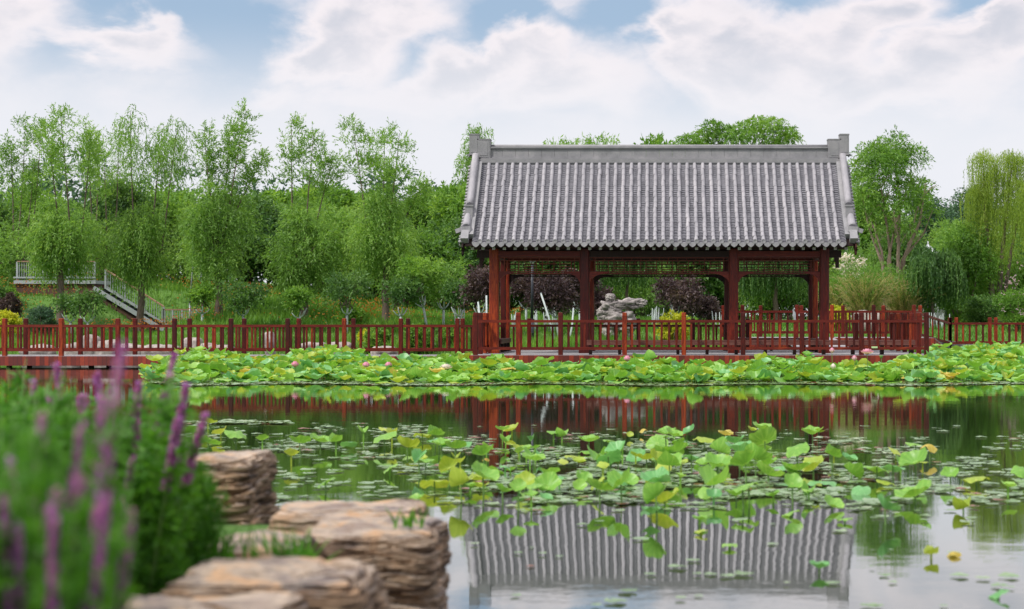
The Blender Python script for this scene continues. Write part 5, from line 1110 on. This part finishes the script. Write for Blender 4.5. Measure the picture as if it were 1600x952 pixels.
def band_front(px): return 601+1.5*math.sin(px/90)+(4 if px > 1100 else 0)*0 - (5 if px < 260 else 0)
def pick_col(p=(.60, .20, .185, .015)): return rnd.choices(range(4), p)[0]
# far belt: from the waterline at row 600 back to the decks
cnt = 0
while cnt < 3500:
    px = rnd.uniform(225, 1640); y = rnd.uniform(37.4, 60.5)
    x = PX(px, y)
    lim = 43.6 if x > -5.3 and x < 7.75 else (49.3 if x < 0 else 61.0)
    if px < 300: lim = min(lim, 41.5+(px-225)*.06)
    if y > lim or (x > 7.75 and 55 < y and x < 11.3): continue
    front = 37.6+.5*math.sin(px/60.)+.8*abs(math.sin(px/23.))*rnd.random()+(1.8*max(0, (300-px)/75))
    if y < front: continue
    dfr = (y-front)
    if px < 760 and dfr > 7 and rnd.random() < .5: continue
    z = min(.06+dfr*.075, .27 if x > -5.3 else .36)*rnd.uniform(.5, 1.25)*(1+.28*math.sin(px/37.)+.18*math.sin(px/13.+y))
    if 1050 < px < 1460 and y < 43: z *= 1.05
    if 560 < px < 760: z *= .78
    if x > 7.75 and y > 45: z = rnd.uniform(.2, .5)
    if rnd.random() < .035: z += rnd.uniform(.06, .2)
    add_leaf(x, y, z, rnd.uniform(.24, .46), rnd.gauss(.0, .22)+.04, pick_col()); cnt += 1
# middle patch: separate leaves rising over lily pads
MID = [(325, 660, 26, 2), (345, 678, 26, 2), (302, 675, 22, 0), (368, 676, 34, 0), (325, 692, 34, 0), (410, 687, 20, 2), (468, 692, 34, 0), (500, 690, 34, 0), (455, 712, 24, 2), (525, 690, 24, 0), (545, 692, 26, 1), (568, 676, 22, 2), (600, 680, 38, 0), (603, 670, 22, 2), (640, 688, 22, 0), (660, 678, 28, 2), (680, 680, 28, 0), (712, 690, 50, 1), (690, 695, 30, 0), (713, 716, 20, 2),
       (785, 672, 24, 0), (800, 672, 26, 2), (865, 674, 22, 0), (878, 682, 24, 0), (920, 690, 34, 0), (955, 688, 26, 0), (1005, 670, 16, 3), (1040, 680, 32, 0), (1078, 674, 22, 1), (1100, 684, 36, 2), (1140, 672, 18, 3), (1190, 672, 30, 2), (1195, 690, 46, 0), (810, 702, 20, 2), (790, 690, 22, 0), (828, 712, 26, 0), (760, 716, 14, 3), (895, 712, 26, 2), (935, 718, 42, 0), (965, 706, 36, 1), (1010, 718, 30, 2), (1055, 706, 46, 0), (1080, 712, 30, 1), (1120, 720, 40, 0), (1155, 706, 44, 1), (1180, 718, 44, 0), (1245, 700, 40, 0), (1270, 716, 34, 2), (1225, 728, 36, 1), (1300, 712, 30, 0),
       (775, 735, 30, 0), (812, 745, 26, 1), (860, 740, 30, 0), (975, 745, 34, 1), (1100, 738, 36, 0), (1115, 758, 60, 0), (1150, 775, 36, 0), (1200, 742, 46, 0), (1250, 735, 40, 0), (1285, 752, 44, 1), (1330, 740, 36, 2), (1345, 765, 30, 1), (1370, 730, 40, 2), (1400, 704, 24, 2), (1452, 694, 28, 3), (1430, 722, 46, 0), (1395, 728, 40, 1), (1485, 742, 28, 0), (1525, 745, 46, 2), (1430, 775, 60, 2), (1385, 752, 34, 2), (1505, 795, 34, 2), (1095, 828, 22, 2), (1455, 866, 26, 2), (1490, 862, 26, 3), (1560, 925, 34, 1), (785, 768, 28, 2), (830, 775, 24, 0), (905, 762, 24, 0), (1260, 770, 30, 0), (1300, 790, 36, 0), (1235, 800, 30, 2), (1320, 810, 24, 0), (1140, 850, 26, 0), (760, 700, 20, 2), (735, 760, 20, 0), (1575, 760, 26, 2), (1595, 735, 30, 0), (1280, 888, 30, 1)]
for (px, py, wpx, mi_) in MID:
    hz_ = rnd.uniform(.07, .19) if py < 735 else rnd.uniform(.04, .11) if py < 790 else .035; y = (H-hz_)*F/(py-HY); x = PX(px, y); s = y/F
    add_leaf(x, y, hz_, wpx*s*1.0, abs(rnd.gauss(.24, .24)), mi_ if mi_ != 2 or rnd.random() < .6 else 0, rnd.choice((0, 1, 2, 3, 1, 0)) if mi_ != 3 else 4)
k_ = 0
while k_ < 100:
    px = rnd.gauss(980, 230); py = rnd.gauss(722, 30)
    if not (430 < px < 1600 and 672 < py < 815): continue
    hz_ = rnd.uniform(.04, .18); y = (H-hz_)*F/(py-HY); add_leaf(PX(px, y), y, hz_, rnd.uniform(.10, .28), abs(rnd.gauss(.35, .3)), rnd.choices(range(4), (.58, .22, .17, .03))[0]); k_ += 1
leaves.sort(key=lambda l: -l[3]/l[1])
TILTW = lambda t: 'nearly flat' if abs(t) < .2 else ('tilted' if abs(t) < .5 else 'on edge')
KINDW = ['bowl shaped', 'umbrella shaped', 'half folded', 'deep cupped', 'drooping withered']
for l in leaves[:300]:
    x, y, z, d_, tilt, td, kd, vr, mi_ = l
    zone = ('before the pavilion deck' if y > 36 and x > -5.3 else 'before the long boardwalk' if y > 36 else 'amid pads before the boardwalk' if x < -5 else 'amid pads left of the roof reflection' if x < -2 else 'amid pads above the roof reflection' if x < .2 else 'amid pads right of the roof reflection' if x < 1.9 else 'amid pads in the sky reflection')
    lab = f'{LOTCOL[mi_]} {KINDW[kd]} lotus leaf {TILTW(tilt)} {zone}'
    root = empty('lotus_leaf', (x, y, 0), lab, 'lotus leaf', 'lotus leaves standing in the pond')
    b_ = obj('leaf_blade', LM[(kd, vr, mi_)], root, (0, 0, z)); b_.scale = (d_, d_, d_); b_.rotation_euler = (Matrix.Rotation(td, 4, 'Z') @ Matrix.Rotation(tilt, 4, 'X') @ Matrix.Rotation(-td*1.7, 4, 'Z')).to_euler()
    s_ = obj('stem', STEMM, root, (0, 0, z)); s_.scale = (.8, .8, z+.35)
rest = leaves[300:]
for mi_ in range(4):
    Vs, F3, F4, Ts3, Ts4 = [], [], [], [], []; o_ = 0; Sv = []; Sf = []
    for l in rest:
        x, y, z, d_, tilt, td, kd, vr, m_ = l
        if m_ != mi_: continue
        Vn, f3, f4, tn = LM[(kd, vr, 'g')]; M = np.array(Matrix.Rotation(td, 3, 'Z') @ Matrix.Rotation(tilt, 3, 'X') @ Matrix.Rotation(-td*1.7, 3, 'Z')); t_ = rnd.gauss(0, .14)
        Vs.append((Vn*d_) @ M.T+np.array([x, y, z])); F3.append(np.array(f3)+o_); F4.append(np.array(f4)+o_); n3 = len(f3); Ts3 += [v_+t_ for v_ in tn[:n3]]; Ts4 += [v_+t_ for v_ in tn[n3:]]; o_ += len(Vn)
        if mi_ == 0 or rnd.random() < .5:
            a_, b_ = Vector((x, y, -.2)), Vector((x, y, z)); r = .008; 
            Vq = np.array([(x-r, y, -.2), (x+r, y, -.2), (x+r, y, z), (x-r, y, z)]); Vs.append(Vq); F4.append(np.array([[0, 1, 2, 3]])+o_); Ts4.append(.6); o_ += 4
    LOTREST = (np.concatenate(Vs), [np.concatenate(F3), np.concatenate(F4)], np.clip(np.array(Ts3+Ts4), 0, 1))
    if mi_ == 0: ACC = []
    ACC.append(LOTREST)
Vs = []; F3 = []; F4 = []; T3 = []; T4 = []; M3 = []; M4 = []; o_ = 0
for mi_, (V, Fq, T) in enumerate(ACC):
    Vs.append(V); F3.append(Fq[0]+o_); F4.append(Fq[1]+o_); n3 = len(Fq[0]); T3.append(T[:n3]); T4.append(T[n3:]); M3.append(np.full(n3, mi_)); M4.append(np.full(len(Fq[1]), mi_)); o_ += len(V)
me = np_mesh('lotus_leaves', np.concatenate(Vs), [np.concatenate(F3), np.concatenate(F4)], LOT, mi=np.concatenate(M3+M4), smooth=True, tint=np.concatenate(T3+T4))
tag(obj('lotus_leaves', me), 'dense belt of green lotus leaves crowding the water below the decks', 'lotus leaves', kind='stuff')

# lily pads floating flat
pads = []
def pad_density(px, py):
    v = 0
    if 280 < px < 760 and 662 < py < 745: v = max(v, .62 if py < 708 else .25)
    if px > 700: v = max(v, math.exp(-((px-1080)/330)**4-((py-738)/50)**4)*1.5)
    if px > 1250: v = max(v, .55*math.exp(-((py-745)/48)**2))
    if px < 760 and py > 720: v = max(v, .20*math.exp(-((py-755)/40)**2))
    if py > 800: v = max(v*.3, .012)
    if py > 790 and px < 720: v = 0
    return v
k_ = 0
while k_ < 2300:
    px = rnd.uniform(270, 1640); py = rnd.uniform(656, 950)
    c_ = math.sin(px*.045+py*.09)+math.sin(px*.021-py*.13+1)+.8*math.sin(px*.011+py*.31)
    if rnd.random() > pad_density(px, py)*(.55+.55*c_): continue
    y = H*F/(py-HY); pads.append((PX(px, y), y, rnd.uniform(.05, .19)*(1 if py < 790 else .7))); k_ += 1
for i in range(110):  # pads added along the far side to imitate a pale streak of sky glare
    px = rnd.uniform(285, 450); y = H*F/(661+rnd.gauss(0, 1.0)-HY); pads.append((PX(px, y), y, rnd.uniform(.1, .26)))
for i in range(2600):
    px = rnd.uniform(240, 1640); y = 37.1+.5*math.sin(px/60.)+abs(rnd.gauss(0, 1.3))-.4+(1.8*max(0, (300-px)/75)); pads.append((PX(px, y), y, rnd.uniform(.10, .3)))
pads.sort(key=lambda l: -l[2]/l[1])
def pad_mesh(seed):
    rng = np.random.default_rng(seed); ns = 18; vs = [(0, 0, 0)]; ph = rng.random(3)*6.28
    for q in (.6, 1.0):
        for k in range(ns+1):
            a_ = .16+(2*math.pi-.32)*k/ns; r = .5*q*(1+.05*math.sin(3*a_+ph[0])); vs.append((r*math.cos(a_), r*math.sin(a_), (.012+.05*max(0, math.sin(2*a_+ph[1]))**3 if q == 1 else 0)+.004*math.sin(5*a_+ph[2])*q))
    m_ = ns+1; f3 = [(0, 1+k, 2+k) for k in range(ns)]; f4 = [(1+k, 1+m_+k, 2+m_+k, 2+k) for k in range(ns)]
    return np.array(vs), np.array(f3), np.array(f4), np.concatenate([np.full(ns, .5), .45+.2*rng.random(ns)])
PG = [pad_mesh(700+i) for i in range(5)]; PM = [np_mesh('lily_pad', g_[0], [g_[1], g_[2]], PADM, smooth=True, tint=g_[3]) for g_ in PG]
for i, (x, y, d_) in enumerate(pads[:300]):
    px_ = CX+x*F/y; zone = ('beside the long stepped rock' if px_ < 720 else 'under the roof end reflection' if px_ < 800 else 'in the middle of the roof reflection' if px_ < 1000 else 'right of the middle of the roof reflection' if px_ < 1150 else 'at the far end of the roof reflection' if px_ < 1330 else 'in the bright sky reflection' if px_ < 1480 else 'near the frame edge in the sky reflection')+(' closest in' if y < 12 else ' nearer the bank' if y < 14.5 else ' midway out' if y < 17.5 else ' farther out')
    o_ = obj('lily_pad', PM[i % 5], None, (x, y, .012)); o_.scale = (d_, d_, d_); o_.rotation_euler = (rnd.gauss(0, .03), rnd.gauss(0, .03), rnd.uniform(0, 6.28))
    tag(o_, ('broad' if d_ > .155 else 'large' if d_ > .14 else 'medium' if d_ > .12 else 'small')+' lily pad '+zone, 'lily pad', 'lily pads floating on the pond')
Vs = []; F3 = []; F4 = []; T3 = []; T4 = []; o_ = 0
for i, (x, y, d_) in enumerate(pads[300:]):
    V, f3, f4, T = PG[i % 5]; a_ = rnd.uniform(0, 6.28); c_, s_ = math.cos(a_)*d_, math.sin(a_)*d_; t_ = rnd.gauss(0, .2) if rnd.random() > .06 else -.6
    Vs.append(np.stack([V[:, 0]*c_-V[:, 1]*s_+x, V[:, 0]*s_+V[:, 1]*c_+y, V[:, 2]*d_+.010+rnd.uniform(-.004, .006)], 1)); F3.append(f3+o_); F4.append(f4+o_); T3.append(T[:18]+t_); T4.append(T[18:]+t_); o_ += len(V)
me = np_mesh('lily_pads', np.concatenate(Vs), [np.concatenate(F3), np.concatenate(F4)], PADM, smooth=True, tint=np.clip(np.concatenate(T3+T4), 0, 1)); tag(obj('lily_pads', me), 'small round lily pads covering the water in a loose sheet', 'lily pads', kind='stuff')

# lotus flowers, buds and pods
def flower(px, py, Y, kind, label):
    x = PX(px, Y); zt = PZ(py, Y); root = empty('lotus_flower', (x, Y, 0), label, 'lotus flower', 'lotus flowers, buds and pods above the leaves')
    o_ = obj('stem', STEMM, root, (0, 0, zt-.04)); o_.scale = (.9, .9, zt+.3)
    mb = MB(); rng = random.Random(px)
    if kind == 'pod':
        mb.lathe([(0, zt-.06), (.03, zt-.04), (.055, zt+.02), (.05, zt+.03), (0, zt+.03)], (0, 0, 0), 12); mb.build('seed_pod', STEM, root); return
    rings = {'open': ((8, .17, .95), (8, .18, .55), (7, .17, .25)), 'half': ((6, .15, .45), (6, .17, .2)), 'bud': ((5, .15, .06),)}[kind]
    for (n_, ln, op) in rings:
        for k in range(n_):
            a_ = 2*math.pi*k/n_+op*3; d_ = Vector((math.cos(a_), math.sin(a_), 0)); t_ = Vector((-d_.y, d_.x, 0)); vs = []
            for j in range(6):
                q = j/5; rad = op*ln*math.sin(q*1.5)+.045*math.sin(q*math.pi)*(1-op*.5); hh_ = ln*(q*(1-op*.45)); w_ = .055*math.sin(math.pi*min(1, q*.92+.06))**.8
                c_ = d_*rad+Vector((0, 0, zt-.05+hh_)); vs += [c_-t_*w_+d_*-.008, c_+d_*.006, c_+t_*w_-d_*.008]
            mb.add(vs, [(j*3+i, j*3+i+1, j*3+i+4, j*3+i+3) for j in range(5) for i in range(2)], 0, True)
    o_ = mb.build('petals', PINK if 'white' not in label else CREAM, root)
    at = o_.data.attributes.new('tint', 'FLOAT', 'FACE'); at.data.foreach_set('value', [.15+.8*((i // 2) % 5 < 3)*rng.uniform(.5, 1) for i in range(len(o_.data.polygons))])
    if kind == 'open': mb = MB(); mb.lathe([(0, zt-.03), (.02, zt-.02), (.035, zt+.015), (0, zt+.02)], (0, 0, 0), 10); mb.build('seed_pod', STEM, root)
for a_ in ((1355, 551, 40.5, 'open', 'open pink lotus flower standing before the right end of the deck'), (1300, 549, 40.5, 'bud', 'closed pink lotus bud on a tall stem, left of the open flower'), (980, 562, 40.5, 'half', 'half open pink lotus in front of the middle bay'), (572, 572, 40, 'half', 'pink lotus bloom before the boardwalk, left one of two near each other'), (607, 572, 40.3, 'half', 'pink lotus bloom before the boardwalk, right one of two near each other'), (697, 575, 40, 'open', 'white lotus flower before the boardwalk near the pavilion corner'), (461, 571, 40, 'half', 'pale pink lotus bloom farthest along the boardwalk'), (1377, 557, 40.6, 'pod', 'green lotus seed pod just right of the open pink flower'), (1302, 574, 39.5, 'bud', 'pale white lotus bud under the tall pink bud'), (1335, 561, 40.6, 'bud', 'small reddish lotus bud between tall bud and open flower'), (1203, 566, 40.6, 'pod', 'lotus seed pod in front of the third column')): flower(*a_)
